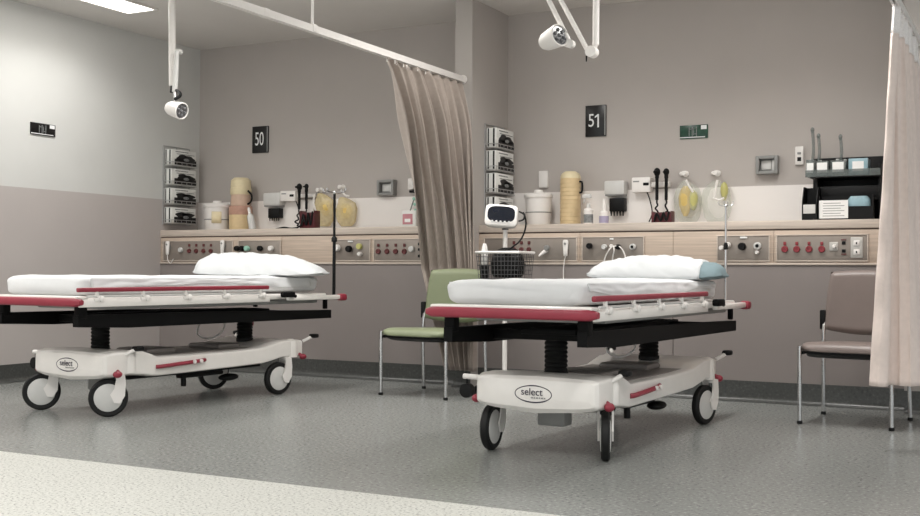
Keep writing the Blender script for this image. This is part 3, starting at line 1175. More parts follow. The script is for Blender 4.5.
p, q = at(819, 196, 8.02), at(873, 219, 8.02)
g = thing('storage_bin', 'long black bin with a printed paper notice on the ledge', 'bin', ((p.x + q.x) / 2, 8.06, LEDGE))
w, h = q.x - p.x, p.z - LEDGE
b = MB()
b.box((0, 0, .004), (w, .10, .008))
for sx in (-1, 1):
    b.box((sx * (w / 2 - .003), 0, h / 2), (.006, .10, h))
b.box((0, .047, h / 2), (w - .012, .006, h))
b.box((0, -.047, h * .28), (w - .012, .006, h * .56))
b.build('tray', MT['black'], g)
pa, pb = at(819, 201, 8.005), at(848, 218.5, 8.005)
nx, nw, nh = (pa.x + pb.x) / 2 - g.location.x, pb.x - pa.x, pa.z - pb.z
nz = (pa.z + pb.z) / 2 - LEDGE
b = MB()
b.box((nx, -.0515, nz + .003), (nw, .002, nh))
b.build('paper_notice', MT['paper'], g)
b = MB()
for k in range(6):
    b.box((nx + (.0 if k % 2 else -.01), -.053, nz + nh * (.36 - .14 * k)), (nw * (.75 if k % 2 else .6), .001, nh * .035))
b.build('notice_print', MT['grey'], g)
p, q = at(847, 191, 8.06), at(871, 213, 8.06)
b = MB()
w2, h2 = q.x - p.x, p.z - q.z
b.loft([[Vector((w2 * .5 * cos(2 * pi * k / 20) * s, .035 * sin(2 * pi * k / 20) * s * (1 + .2 * sin(3 * z + k)), z * h2)) for k in range(20)] for z, s in ((0, .7), (.1, .95), (.5, 1), (.85, .95), (1, .7))])
o2 = b.build('packet', MT['bluepack'])
o2.location = ((p.x + q.x) / 2, 8.06, LEDGE + .012)
tag(o2, 'pale blue soft packet in the long black bin', 'packet')

# ------------------------------------------------------------------ small things half behind the left curtain in bay 50
Y = 8.30
p, q = at(404, 177, Y), at(414, 190, Y)
t = thing('wall_suction_regulator', 'small white regulator with cord beside the left curtain', 'regulator', ((p.x + q.x) / 2, YB, (p.z + q.z) / 2))
b = MB(); b.box((-.01, -.03, 0), (.055, .06, .10), .01); b.build('body', MT['white'], t)
b = MB(); b.lathe([(.026, 0), (.026, .03), (0, .032)], (.035, -.03, .0), (0, -1, 0), 16); b.build('gauge', MT['palegrey'], t)
b = MB(); b.box((.01, -.03, -.065), (.07, .05, .022), .005); b.build('bracket', MT['black'], t)
b = MB(); b.tube([(.0, -.05, .05), (.01, -.05, .12), (.03, -.05, .2), (.08, -.06, .26)], .004, 6, smooth=5); b.build('cord', MT['grey'], t)
p, q = at(408, 198, Y), at(424, 209, Y)
t = thing('mask_holder', 'mint green mask and tubing on the wall beside the left curtain', 'mask', ((p.x + q.x) / 2, YB, (p.z + q.z) / 2))
b = MB()
for k in range(3):
    b.box((.03, -.05, .045 - .05 * k), (.17 - .02 * k, .05, .026), .01)
b.build('mint_strap', MT['mint'], t)
b = MB(); b.tube([(-.11, -.05, -.13), (-.07, -.05, -.02), (-.03, -.06, .05), (.05, -.07, .06)], .006, 7, smooth=5); b.build('tubing', MT['grey'], t)
b = MB(); b.box((.03, -.012, 0), (.06, .024, .15), .004); b.build('mount', MT['palegrey'], t)
p, q = at(405, 211, 8.15), at(419, 224, 8.15)
t = thing('tissue_box', 'small pink and white box on the ledge beside the left curtain', 'box', ((p.x + q.x) / 2, 8.15, LEDGE))
w, h = q.x - p.x, p.z - LEDGE
b = MB(); b.box((0, 0, h / 2), (w, .11, h), .004); b.build('carton', MT['boxw'], t)
b = MB(); b.box((-.01, -.056, h * .5), (w * .7, .003, h * .6)); b.build('pink_print', MT['pinkbox'], t)
b = MB(); b.box((-.01, -.058, h * .42), (w * .4, .002, h * .2)); b.build('white_print', MT['paper'], t)


# ------------------------------------------------------------------ curtain tracks
def track(x, ya, yb, z, drops, label):
    t = thing('curtain_track', label, 'curtain track', (x, yb, z), 0, 'white curtain tracks hung from the ceiling')
    b = MB()
    L = yb - ya
    b.prism([(-.02, 0, 0), (.02, 0, 0), (.02, 0, -.045), (.007, 0, -.045), (.007, 0, -.012), (-.007, 0, -.012), (-.007, 0, -.045), (-.02, 0, -.045)], (0, -L, 0))
    b.build('rail', MT['white'], t)
    b = MB()
    b.lathe([(.034, 0), (.034, .012), (.026, .02), (0, .02)], (0, 0, -.02), (0, -1, 0), 18)
    b.build('wall_flange', MT['white'], t)
    for d in drops:
        b = MB()
        b.cyl((0, d - yb, -.002), (0, d - yb, HC - z), .009, n=10)
        b.lathe([(.03, 0), (.03, .008), (.012, .02)], (0, d - yb, HC - z - .02), n=14)
        b.box((0, d - yb, -.018), (.05, .045, .05), .006)
        b.build('drop_rod', MT['white'], t)
    b = MB()
    b.box((0, 5.22 - yb, -.022), (.046, .05, .05), .004)
    b.build('joint', MT['white'], t)


TX = -4.03
TZ = 2.425
track(TX, 0.6, NY, TZ, [5.70, 2.8], 'white ceiling curtain track running out from the divider wall')
track(-.72, 0.6, NY, TZ, [5.70, 2.8], 'white ceiling curtain track above the pinkish curtain at right')


def sm(x):
    x = max(0, min(1, x))
    return x * x * (3 - 2 * x)


# left curtain: gathered to the divider and tucked behind the green chair
t = thing('curtain', 'beige hospital curtain swept aside to the wall behind the green chair', 'curtain', (TX, 7.6, .14))
oc = t.location.copy()
HEM, TOP = .14, TZ - .05


def curtain_left(u, v):
    z = TOP + (HEM - TOP) * v
    s = max(0, min(1, (TOP - z) / 1.42))
    s2 = s ** .66
    topp = Vector((TX, 6.57 + 1.10 * u, 0))
    low = max(0, min(1, (.93 - z) / .79))
    left = -4.285 + .21 * low
    botp = Vector((left + (-3.845 - left) * (.25 * u + .75 * (1 - (1 - u) ** 1.7)), 7.575 + .02 * sin(3 * u), 0))
    p = topp.lerp(botp, s2)
    tang = Vector((.40 * s2 + .02, 1.05 * (1 - s2), 0)).normalized()
    nrm = Vector((tang.y, -tang.x, 0))
    ph = 2 * pi * (8.2 * u + .35 * sin(5 * u + 1) + .12 * s * sin(2 * pi * u))
    amp = (.022 + .056 * sm(v * 5)) * (1 - .5 * s) * (.75 + .35 * sin(13 * u + 2))
    p += nrm * amp * (sin(ph) + .35 * sin(2 * ph + 1.3) + .16 * sin(3.7 * ph + 2 * v))
    p += tang * .012 * cos(ph)
    p.z = z
    return p - oc


b = MB()
b.grid(curtain_left, 220, 60)
b.build('cloth', MT['curtain'], t, solid=.003, angle=180)
b = MB()
for k in range(17):
    q = curtain_left((k + .5) / 17, 0)
    b.tube([q + Vector((0, 0, -.025)), q + Vector((0, 0, .01)), Vector((0, q.y, TZ - .035 - oc.z))], .004, 6)
b.build('hook_row', MT['white'], t)

# right curtain
t = thing('curtain', 'pinkish beige hospital curtain hanging in front of the brown chair', 'curtain', (-.72, 6.4, .3))
oc2 = t.location.copy()
path_b = [(-.80, 6.10), (-.74, 6.02), (-.68, 6.16), (-.60, 6.12), (-.555, 6.28), (-.60, 6.45), (-.52, 6.62), (-.56, 6.82), (-.50, 7.05), (-.56, 7.3), (-.50, 7.6)]
path_t = [(-.735, 6.50), (-.70, 6.55), (-.74, 6.62), (-.70, 6.70), (-.74, 6.80), (-.70, 6.90), (-.74, 7.02), (-.70, 7.15), (-.74, 7.3), (-.70, 7.45), (-.73, 7.62)]


def path(P, u):
    L = len(P) - 1
    f = min(u * L, L - 1e-6)
    i = int(f)
    tt = f - i
    g = lambda j: Vector((*P[max(0, min(L, j))], 0))
    p0, p1, p2, p3 = g(i - 1), g(i), g(i + 1), g(i + 2)
    return 0.5 * ((2 * p1) + (p2 - p0) * tt + (2 * p0 - 5 * p1 + 4 * p2 - p3) * tt * tt + (3 * p1 - p0 - 3 * p2 + p3) * tt ** 3)


def curtain_right(u, v):
    hem = .325 - .13 * sm((u - .5) * 5)
    z = TOP + (hem - TOP) * v
    p = path(path_t, u).lerp(path(path_b, u), v ** .95)
    p.x += .010 * sin(2 * pi * 14 * u + 2 * v) * (.4 + .6 * v)
    p.y += .010 * cos(2 * pi * 11 * u)
    p.y += .006 * sin(40 * v + 9 * u)
    p.z = z
    return p - oc2


b = MB()
b.grid(lambda u, v: curtain_right(u, .075 + .925 * v), 160, 70)
b.build('cloth', MT['curtain2'], t, solid=.003, angle=180)
b = MB()
b.grid(lambda u, v: curtain_right(u, .078 * v), 160, 6)
b.build('net_header', MT['net'], t, solid=.003, angle=180)
b = MB()
for k in range(12):
    q = curtain_right((k + .5) / 12, 0)
    b.tube([q + Vector((0, 0, -.02)), q + Vector((0, 0, .01)), Vector((0, q.y, TZ - .035 - oc2.z))], .004, 6)
b.build('hook_row', MT['white'], t)


# ------------------------------------------------------------------ exam lamps
def lamp_head(t, c, aim, r, L, back=True):
    c, aim = Vector(c), Vector(aim).normalized()
    b = MB()
    b.lathe([(r * .35, -L), (r * .62, -L * .98), (r * .80, -L * .82), (r * .90, -L * .5), (r, -L * .1), (r, 0), (r * .9, .004), (r * .84, -.008), (r * .84, -L * .2)], c, aim, 28)
    h = b.build('lamp_head', MT['white'], t)
    b = MB()
    b.lathe([(r * .84, -.010), (r * .84, -.006), (0, -.004)], c, aim, 28)
    a = aim.orthogonal().normalized()
    d = aim.cross(a)
    for k in range(7):
        q = c + aim * -.004 + (a * cos(k * pi * 2 / 6) + d * sin(k * pi * 2 / 6)) * (r * .5 if k < 6 else 0)
        b.ball(q, r * .17)
    b.build('lens', MT['lens'], h)
    return h


# right lamp
Y = 6.3
P = lambda x, y, yy=6.3: at(x, y, yy)
elbow = P(592, 52)
pole_top = P(596.5, 0)
t = thing('examination_lamp', 'white jointed ceiling lamp above bed 51 with folded double arm', 'lamp', (P(596.5, 20).x, Y, HC), 0, 'ceiling examination lamps')
o = t.location.copy()
xp = P(596.5, 20).x
b = MB()
b.lathe([(.07, 0), (.07, -.02), (.03, -.05), (.021, -.06)], (0, 0, 0), n=20)
b.cyl((0, 0, -.03), Vector((xp - .004, Y, P(596, 45).z)) - o, .020, n=18)
b.build('drop_pole', MT['white'], t)
e = elbow - o
b = MB()
b.cyl(e + Vector((0, -.03, 0)), e + Vector((0, .03, 0)), .034, n=24)
b.cyl(e + Vector((.01, 0, .0)), Vector((-.004, 0, P(596, 45).z - o.z + .01)), .015, n=14)
b.build('elbow_joint', MT['white'], t)
b = MB()
b.cyl(e + Vector((-.035, .0, -.02)), e + Vector((-.036, 0, -.055)), .006, .004, 8)
b.build('locking_lever', MT['black'], t)
top = P(530, -58, 6.22) - o
b = MB()
b.cyl(e + Vector((-.03, .0, .015)), top, .0145, n=14)
b.build('lower_arm', MT['white'], t)
b = MB()
b.cyl(top + Vector((0, -.03, 0)), top + Vector((0, .03, 0)), .03, n=20)
b.build('upper_joint', MT['white'], t)
kn = P(570.5, 44, 6.14) - o
top2 = P(521, -56, 6.14) - o
b = MB()
b.cyl(top2, kn, .0145, n=14)
b.cyl(top, top2, .02, n=14)
b.build('upper_arm', MT['white'], t)
b = MB()
b.cyl(kn + Vector((0, -.02, 0)), kn + Vector((0, .02, 0)), .025, n=20)
b.build('head_joint', MT['white'], t)
hc = P(560, 35, 6.08) - o
lamp_head(t, hc, Vector((.82, -.40, .15)), .068, .15)
b = MB()
b.tube([kn, kn + (hc - kn) * .4 + Vector((0, .02, -.03)), hc + Vector((-.03, .05, -.03))], .009, 8, smooth=4)
b.build('yoke', MT['white'], t)

# left lamp
Y = 6.4
xp = at(171.5, 30, Y).x
t = thing('examination_lamp', 'white drop ceiling lamp near the left wall above bed 50', 'lamp', (xp, Y, HC), 0, 'ceiling examination lamps')
o = t.location.copy()
P = lambda x, y, yy=6.4: at(x, y, yy) - o
bot = P(172.5, 86)
b = MB()
b.lathe([(.07, 0), (.07, -.02), (.035, -.05), (.028, -.06)], n=20)
b.cyl((0, 0, -.03), Vector((bot.x, 0, bot.z)), .027, n=18)
b.build('drop_pole', MT['white'], t)
a0, a1 = P(177, 51, 6.36), P(174.8, 92, 6.36)
b = MB()
b.cyl(a0, a1, .017, .021, n=14)
b.cyl(a0, a0 + Vector((.0, .045, .0)), .018, n=14)
b.build('folded_arm', MT['palegrey'], t)
b = MB()
b.cyl(Vector((bot.x, 0, bot.z)), Vector((bot.x + .005, -.01, bot.z - .05)), .016, n=12)
b.tube([P(175.5, 90, 6.36), P(179.5, 92.5, 6.34), P(180, 96, 6.33), P(175, 99, 6.34)], .012, 8, smooth=5)
b.build('knuckle', MT['black'], t)
b = MB()
b.cyl(a1 + Vector((0, 0, .01)), P(175.5, 102, 6.35), .014, n=12)
b.build('yoke', MT['chrome'], t)
lamp_head(t, P(182, 111, 6.30), Vector((1.0, -.10, -.25)), .064, .15)


# ------------------------------------------------------------------ stretchers
def rrect_ring(v, hw, z0, z1, cu=0.0, n=48, e=5.0, sag=0.0):
    pts = []
    zc, hz = (z0 + z1) / 2, (z1 - z0) / 2
    for k in range(n):
        a = 2 * pi * k / n
        c, s = cos(a), sin(a)
        x = math.copysign(abs(c) ** (2 / e), c)
        z = math.copysign(abs(s) ** (2 / e), s)
        zz = zc + hz * z
        if z < 0:
            zz -= sag * (1 - x * x) * (-z)
        else:
            zz += sag * .25 * (1 - x * x) * z
        pts.append(Vector((cu + hw * x, v, zz)))
    return pts


def stretcher(loc, yaw, label, wheel_dirs, length=1.0, trail=0.0):
    t = thing('hospital_stretcher', label, 'hospital bed', loc, yaw, 'hospital stretchers')
    LV = lambda v: v * length
    # base cover
    b = MB()
    st = [(-.895, .285, .285, .350, .0), (-.888, .312, .262, .375, .02), (-.872, .328, .252, .388, .034), (-.82, .340, .248, .398, .034), (-.72, .344, .250, .400, .014), (-.60, .342, .240, .394, 0),
          (-.54, .338, .228, .376, 0), (-.48, .334, .224, .352, 0), (-.2, .332, .226, .346, 0), (.2, .332, .230, .346, 0), (.48, .334, .236, .352, 0), (.58, .338, .250, .372, 0),
          (.68, .342, .268, .390, 0), (.82, .342, .27, .394, .01), (.90, .332, .268, .384, .02), (.935, .30, .275, .365, .01)]
    b.loft([rrect_ring(LV(v), hw, z0, z1, e=14.0, n=96, sag=sg) for v, hw, z0, z1, sg in st])
    base = b.build('base_cover', MT['cream'], t, angle=26)
    # emblem on the foot end
    b = MB()
    n = 40
    yv = LV(-.896) - .001
    b.tube([(-.005 + .098 * cos(2 * pi * k / n), yv + .004, .312 + .040 * sin(2 * pi * k / n)) for k in range(n)], .0035, 6, closed=True)
    b.build('emblem_ring', MT['ink'], base)
    text('select', .050, MT['ink'], base, (-.012, yv - .001, .321), FACE_FRONT, 1.0, name='emblem_lettering')
    b = MB()
    for k, w in enumerate((.012, .007, .010, .006, .011, .008)):
        b.box((-.010 + .0135 * k, yv - .001, .2945), (w, .0012, .006))
    b.build('emblem_fine_print', MT['grey'], base)
    # deck
    b = MB()
    b.box((0, LV(.0), .345), (.56, LV(.98), .012), .004)
    b.box((0, LV(-.28), .366), (.30, .26, .04), .018)
    b.box((0, LV(.34), .364), (.30, .22, .035), .018)
    b.build('deck', MT['deck'], t)
    # side handles (red pedals bars on the base flank)
    for s in (-1, 1):
        b = MB()
        b.tube([(s * .335, LV(-.50), .286), (s * .350, LV(-.44), .288), (s * .350, LV(-.16), .300), (s * .335, LV(-.08), .303)], .013, 8, smooth=4)
        h = b.build('red_handle', MT['red'], t)
        b = MB()
        for q in (-.20, -.14):
            b.lathe([(.013, 0), (.013, .012), (0, .014)], (s * .358, LV(q), .3005), (s, 0, 0), 14)
        b.build('handle_button', MT['white'], h)
    # castors
    for (u, v), wd in zip(((-.31, -.75), (.31, -.75), (.31, .75), (-.31, .75)), wheel_dirs):
        dx, dy = cos(radians(wd)), sin(radians(wd))
        ax = Vector((-dy, dx, 0))
        fw = Vector((dx, dy, 0))
        c = Vector((u, LV(v), .117)) - fw * trail
        b = MB()
        for s in (-1, 1):
            off = ax * s * .034
            outl = [(.012, .02), (.035, .055), (.045, .11), (.04, .146), (.095, .146), (.102, .08), (.098, .01), (.07, -.035), (.035, -.03)]
            b.prism([c + fw * x + Vector((0, 0, z)) + off - ax * .005 for x, z in outl], ax * .010)
        b.box(c + fw * .068 + Vector((0, 0, .137)), (.058, .076, .022), .006, rot=Matrix(((fw.x, ax.x, 0), (fw.y, ax.y, 0), (0, 0, 1))))
        b.cyl(c + fw * .06 + Vector((0, 0, .14)), c + fw * .06 + Vector((0, 0, .19)), .022, n=14)
        k = b.build('castor', MT['white'], t)
        b = MB()
        b.lathe([(.086, -.019), (.108, -.021), (.117, -.012), (.117, .012), (.108, .021), (.086, .019)], c, ax, 40)
        b.build('tyre', MT['rubber'], k)
        b = MB()
        b.lathe([(.0, -.027), (.03, -.027), (.07, -.024), (.088, -.018), (.088, .018), (.07, .024), (.03, .027), (0, .027)], c, ax, 36)
        b.build('wheel_disc', MT['palegrey'], k)
    # corner brake pedals and knobs
    for su, sv in ((1, -1), (1, 1), (-1, -1), (-1, 1)):
        vv = -.80 if sv < 0 else .86
        b = MB()
        b.tube([(su * .325, LV(vv), .285), (su * .352, LV(vv) + sv * .01, .275), (su * .358, LV(vv) + sv * .03, .264)], .012, 8, smooth=3)
        b.ball((su * .358, LV(vv) + sv * .02, .264), .024, (1, 1.3, .9))
        b.build('brake_pedal', MT['red'], t)
        if su < 0 and sv < 0:
            b = MB()
            b.tube([(-.30, LV(-.80), .362), (-.36, LV(-.80), .366), (-.445, LV(-.80), .368)], .014, 10, smooth=3)
            lv = b.build('release_lever', MT['white'], t)
            b = MB()
            b.cyl((-.425, LV(-.80), .362), (-.425, LV(-.80), .32), .007, n=8)
            b.lathe([(.012, -.02), (.036, -.018), (.038, 0), (.036, .018), (.012, .02)], (-.425, LV(-.80), .297), (0, 1, 0), 18)
            b.build('lever_pad', MT['black'], lv)
            continue
        b = MB()
        b.tube([(su * .33, LV(vv) + .05, .375), (su * .358, LV(vv) + .08, .395), (su * .375, LV(vv) + .11, .410)], .012, 8, smooth=3)
        lv = b.build('release_lever', MT['cream'], t)
        b = MB()
        b.box((su * .380, LV(vv) + .12, .414), (.055, .06, .03), .01)
        b.build('lever_pad', MT['black'], lv)
    # bump corner housings
    for su in (-1, 1):
        for vv in (-.70, .80):
            b = MB()
            b.lathe([(.052, 0), (.052, .09), (.045, .12), (.02, .132), (0, .133)], (su * .305, LV(vv), .265), n=20)
            b.build('corner_housing', MT['cream'], t)
    # under-base gear
    b = MB()
    b.box((-.02, LV(-.62), .19), (.15, .10, .12), .01)
    b.build('gearbox', MT['grey'], t)
    b = MB()
    b.box((.16, LV(.05), .19), (.06, .40, .03), .01)
    b.ball((.18, LV(.30), .15), .05, (1, 1.8, .5))
    b.cyl((.16, LV(-.1), .20), (.16, LV(-.1), .12), .018)
    b.box((.0, LV(.0), .215), (.40, 1.2 * length, .02), .005)
    b.build('foot_pump', MT['black'], t)
    # lift columns
    for v in (-.65, .65):
        b = MB()
        prof = [(.062, .375), (.062, .40)]
        for i in range(7):
            z = .405 + i * .022
            prof += [(.056, z), (.060, z + .006), (.056, z + .014), (.052, z + .018)]
        prof += [(.05, .56), (.05, .60)]
        b.lathe(prof, (0, LV(v), 0), n=24)
        b.build('lift_column', MT['rubber'], t)
    # lower frame
    for s in (-1, 1):
        b = MB()
        b.prism([(s * .35 - .024, LV(-1.12), .562), (s * .35 - .024, LV(-1.12), .632), (s * .35 - .024, LV(-.2), .626), (s * .35 - .024, LV(1.185), .602),
                 (s * .35 - .024, LV(1.185), .540), (s * .35 - .024, LV(-.75), .545)], (.048, 0, 0))
        b.build('side_beam', MT['blackmetal'], t)
        for v in (-1.085, 1.14):
            b = MB()
            b.box((s * .35, LV(v), .655), (.055 if v < 0 else .03, .055 if v < 0 else .03, .09), .006)
            b.build('frame_post', MT['blackmetal'], t)
    b = MB()
    for v in (-.65, .65):
        b.box((0, LV(v), .585), (.68, .12, .05), .006)
    b.box((0, 0, .605), (.30, LV(1.5), .03), .005)
    b.build('cross_member', MT['blackmetal'], t)
    # patient platform
    b = MB()
    b.box((0, LV(.0), .712), (.78, LV(2.22), .040), .012)
    b.box((0, LV(-1.13), .735), (.84, .09, .018), .008)
    b.build('platform', MT['cream'], t)
    b = MB()
    b.box((0, LV(.10), .672), (.70, LV(1.9), .03), .008)
    b.build('platform_underside', MT['grey'], t)
    # foot bumper
    b = MB()
    rings = []
    for k in range(25):
        u = -.445 + .89 * k / 24
        e = abs(k - 12) / 12
        sc = (1 - max(0, e - .94) / .06 * .45)
        vv = LV(-1.165) + .055 * max(0, e - .75) ** 1.4
        rings.append([Vector((u, vv + .030 * sc * math.copysign(abs(cos(a)) ** .6, cos(a)), .708 + .026 * sc * math.copysign(abs(sin(a)) ** .6, sin(a)))) for a in [2 * pi * i / 16 for i in range(16)]])
    b.loft(rings)
    b.build('foot_bumper', MT['red'], t)
    # head bars with bumpers
    for s in (-1, 1):
        b = MB()
        b.box((s * .405, LV(.95), .700), (.035, LV(.60), .034), .008)
        hb = b.build('push_bar', MT['cream'], t)
        b = MB()
        b.box((s * .41, LV(1.265), .698), (.062, .072, .052), .016)
        b.build('head_bumper', MT['red'], hb)
        b = MB()
        b.box((s * .437, LV(.62), .728), (.045, .12, .04), .01)
        b.cyl((s * .44, LV(.56), .738), (s * .44, LV(.70), .715), .012, n=10)
        b.build('backrest_lever', MT['blackmetal'], t)
    # folding side rails
    for s in (-1, 1):
        x = .428 if s > 0 else .446
        va, vb = (-1.175, .425) if s > 0 else (-.80, .425)
        b = MB()
        b.box((s * x, LV((va + vb) / 2), .781), (.024, LV(vb - va), .027), .008)
        rl = b.build('side_rail', MT['red'], t)
        b = MB()
        b.cyl((s * (x - .002), LV(va + .07), .742), (s * (x - .002), LV(vb - .03), .742), .007, n=10)
        b.build('lower_bar', MT['palegrey'], rl)
        b = MB()
        b.box((s * (x - .004), LV((va + vb) / 2 + .015), .702), (.016, LV(vb - va), .046), .005)
        b.build('rail_panel', MT['cream'], rl)
        for k in range(5):
            v = LV(va + .135 + (vb - va - .22) * k / 4)
            b = MB()
            b.cyl((s * (x - .002), v, .775), (s * (x - .002), v + .015, .725), .011, n=10)
            b.lathe([(.018, 0), (.018, .014), (.010, .02), (0, .02)], (s * (x + .004), v + .03, .726), (s, 0, 0), 14)
            b.box((s * (x + .002), v + .01, .722), (.022, .06, .02), .006)
            b.build('rail_post', MT['white'], rl)
    # small things hanging under the platform
    b = MB()
    b.box((-.25, LV(.95), .497), (.085, .05, .055), .01)
    b.cyl((-.25, LV(.95), .52), (-.33, LV(.95), .56), .008, n=8)
    b.build('release_handle', MT['red'], t)
    b = MB()
    b.tube([(-.12, LV(.36), .575), (-.14, LV(.34), .52), (-.12, LV(.30), .44), (-.05, LV(.34), .41), (.0, LV(.42), .46), (-.02, LV(.48), .575)], .006, 8, smooth=6)
    b.build('hanging_cable', MT['white'], t)
    return t


def wd(world_deg, yaw):
    return world_deg - yaw


RB = dict(loc=(-2.132, 5.82, 0), yaw=-2.6)
LB = dict(loc=(-5.275, 5.90, 0), yaw=-3.8)
DEG = lambda x, y: math.degrees(math.atan2(y, x))
stretcher(RB['loc'], RB['yaw'], 'white and red hospital stretcher on castors in front of sign 51',
          [wd(DEG(-.07, 1), RB['yaw']), wd(DEG(-.34, .94), RB['yaw']), wd(DEG(.26, .965), RB['yaw']), wd(DEG(.1, 1), RB['yaw'])])
stretcher(LB['loc'], LB['yaw'], 'white and red hospital stretcher on castors in front of sign 50',
          [wd(DEG(.70, .70), LB['yaw']), wd(DEG(.72, .68), LB['yaw']), wd(DEG(.25, .97), LB['yaw']), wd(DEG(.5, .8), LB['yaw'])], 1.03, .075)


# ------------------------------------------------------------------ mattresses and pillows
def place(bed, u, v, z):
    a = radians(bed['yaw'])
    x, y, _ = bed['loc']
    return (x + u * cos(a) - v * sin(a), y + u * sin(a) + v * cos(a), z)


def mattress(bed, label, length, seed, head=1.0):
    t = thing('mattress', label, 'mattress', place(bed, -.05, 0, .734), bed['yaw'], 'sheeted stretcher mattresses')
    hw, z0, z1 = .366, 0.006, .127
    v0, v1 = -1.05 * length, head
    b = MB()
    b.box((0, (v0 + v1) / 2, (z0 + z1 - .012) / 2), (hw * 2 - .03, v1 - v0 - .03, z1 - z0 - .02), .035, seg=4)
    b.build('foam_core', MT['palegrey'], t)
    # sheet: closed rounded shell with wrinkles
    nv, na = 120, 72
    rings = []
    for j in range(nv + 1):
        f = j / nv
        v = v0 + (v1 - v0) * f
        d = min(f, 1 - f) * (v1 - v0)
        sc = 1.0
        if d < .06:
            sc = math.sqrt(max(0.0, 1 - (1 - d / .06) ** 2))
        endf = .55 + .45 * sc
        ring = []
        for k in range(na):
            a = 2 * pi * k / na
            c, s = cos(a), sin(a)
            x = math.copysign(abs(c) ** .26, c)
            z = math.copysign(abs(s) ** .42, s)
            zc, hz = (z0 + z1) / 2, (z1 - z0) / 2
            X = (hw - .06 * (1 - sc)) * x
            Z = zc + hz * z * endf
            q = Vector((X * 3.2 + seed, v * 2.6, Z * 9))
            side = abs(x) ** 4
            wr = .012 * noise.noise(q) + .009 * noise.noise(q * 2.7)
            diag = .007 * side * sin((v * 9 + Z * 38) + 3 * noise.noise(Vector((v * 1.5, seed, 0))))
            X += math.copysign(1, x) * side * (wr + diag)
            Z += (1 - side) * wr * .8 * (1 if z > 0 else .1)
            vv = v
            if d < .06:
                vv += (wr * 1.2) * (1 if f < .5 else -1)
            ring.append(Vector((X, vv, max(Z, .0035))))
        rings.append(ring)
    b = MB()
    b.loft(rings)
    b.build('sheet', MT['sheet'], t, angle=180)
    # loose hem of the sheet draped along each long side
    for s in (-1, 1):
        b = MB()

        def hem(u, w):
            v = v0 + .06 + (v1 - v0 - .18) * u
            drop = .055 + .022 * noise.noise(Vector((v * 2.2 + seed, s, 0))) + .02 * sin(v * 3 + seed)
            q = Vector((v * 5, w * 2, seed + s))
            return Vector((s * (hw + .003 + .008 * sm(w * 1.3) + .007 * noise.noise(q * 1.6)), v, z1 - .012 - drop * w + .003 * noise.noise(q)))
        b.grid(hem, 90, 8)
        b.build('draped_hem', MT['sheet'], t, solid=.003, angle=180)
    return t


mattress(RB, 'white sheeted mattress on the stretcher below sign 51', 1.0, 2.0)
mattress(LB, 'white sheeted mattress on the stretcher below sign 50', 1.03, 11.0, 1.15)


def pillow_shape(L, Wd, T, seed, x0=-1.0, x1=1.0, grow=0.0, peak=-.15, blunt=.55, tip=.62):
    """stuffed pillow: flat underside, domed top, pinched ends and pointed corners"""
    b = MB()
    nu, na = 56, 48
    rings = []
    for j in range(nu + 1):
        f = x0 + (x1 - x0) * j / nu
        g = (f - peak) / (1 - peak) if f > peak else (peak - f) / (1 + peak)
        prof = max(0.0, 1 - g ** 3.0) ** (tip if f > peak else blunt)
        edge = max(0.0, 1 - abs(f) ** 14)
        wv = Wd / 2 * (.90 + .10 * f * f) * max(.55, edge ** .5)
        ring = []
        for k in range(na):
            a = 2 * pi * k / na
            c, s_ = cos(a), sin(a)
            y = math.copysign(abs(c) ** .8, c)
            thick = max(.006, T * prof * max(0, 1 - abs(y) ** 2.6) ** .6)
            n1 = noise.noise(Vector((f * 2.4 + seed, y * 2, 0)))
            n2 = noise.noise(Vector((f * 7 + seed, y * 5, 3)))
            n3 = noise.noise(Vector((f * 3 + seed, y * 11 + f * 8, 7)))
            if s_ > 0:
                z = thick * (1 + .10 * n1) + (.007 * n2 + .015 * n3) * prof
                z *= s_ ** .35
            else:
                z = 0.004 * n2 * abs(y)
            lift = .020 * abs(f) ** 5 + .012 * abs(y) ** 4
            yy = y * wv + .008 * n1
            ring.append(Vector((f * L / 2, yy * (1 + grow * .6), z + lift + (grow * .16 if s_ > 0 else -grow * .08))))
        rings.append(ring)
    b.loft(rings)
    return b


t = thing('pillow', 'white pillow with a pale teal end on the stretcher below sign 51', 'pillow', place(RB, .015, .76, .854), RB['yaw'] + 8, 'bed pillows')
pillow_shape(.82, .46, .138, 3.0, peak=-.1, tip=.42).build('cushion', MT['teal'], t, angle=180)
pillow_shape(.82, .46, .138, 3.0, -1.0, .70, .05, peak=-.1, tip=.42).build('pillowcase', MT['pillow'], t, angle=180)
t = thing('pillow', 'plain white pillow on the stretcher below sign 50', 'pillow', place(LB, .01, .84, .853), LB['yaw'] + 28, 'bed pillows')
pillow_shape(.98, .50, .175, 8.0, peak=-.45, blunt=.38).build('cushion', MT['pillow'], t, angle=180)


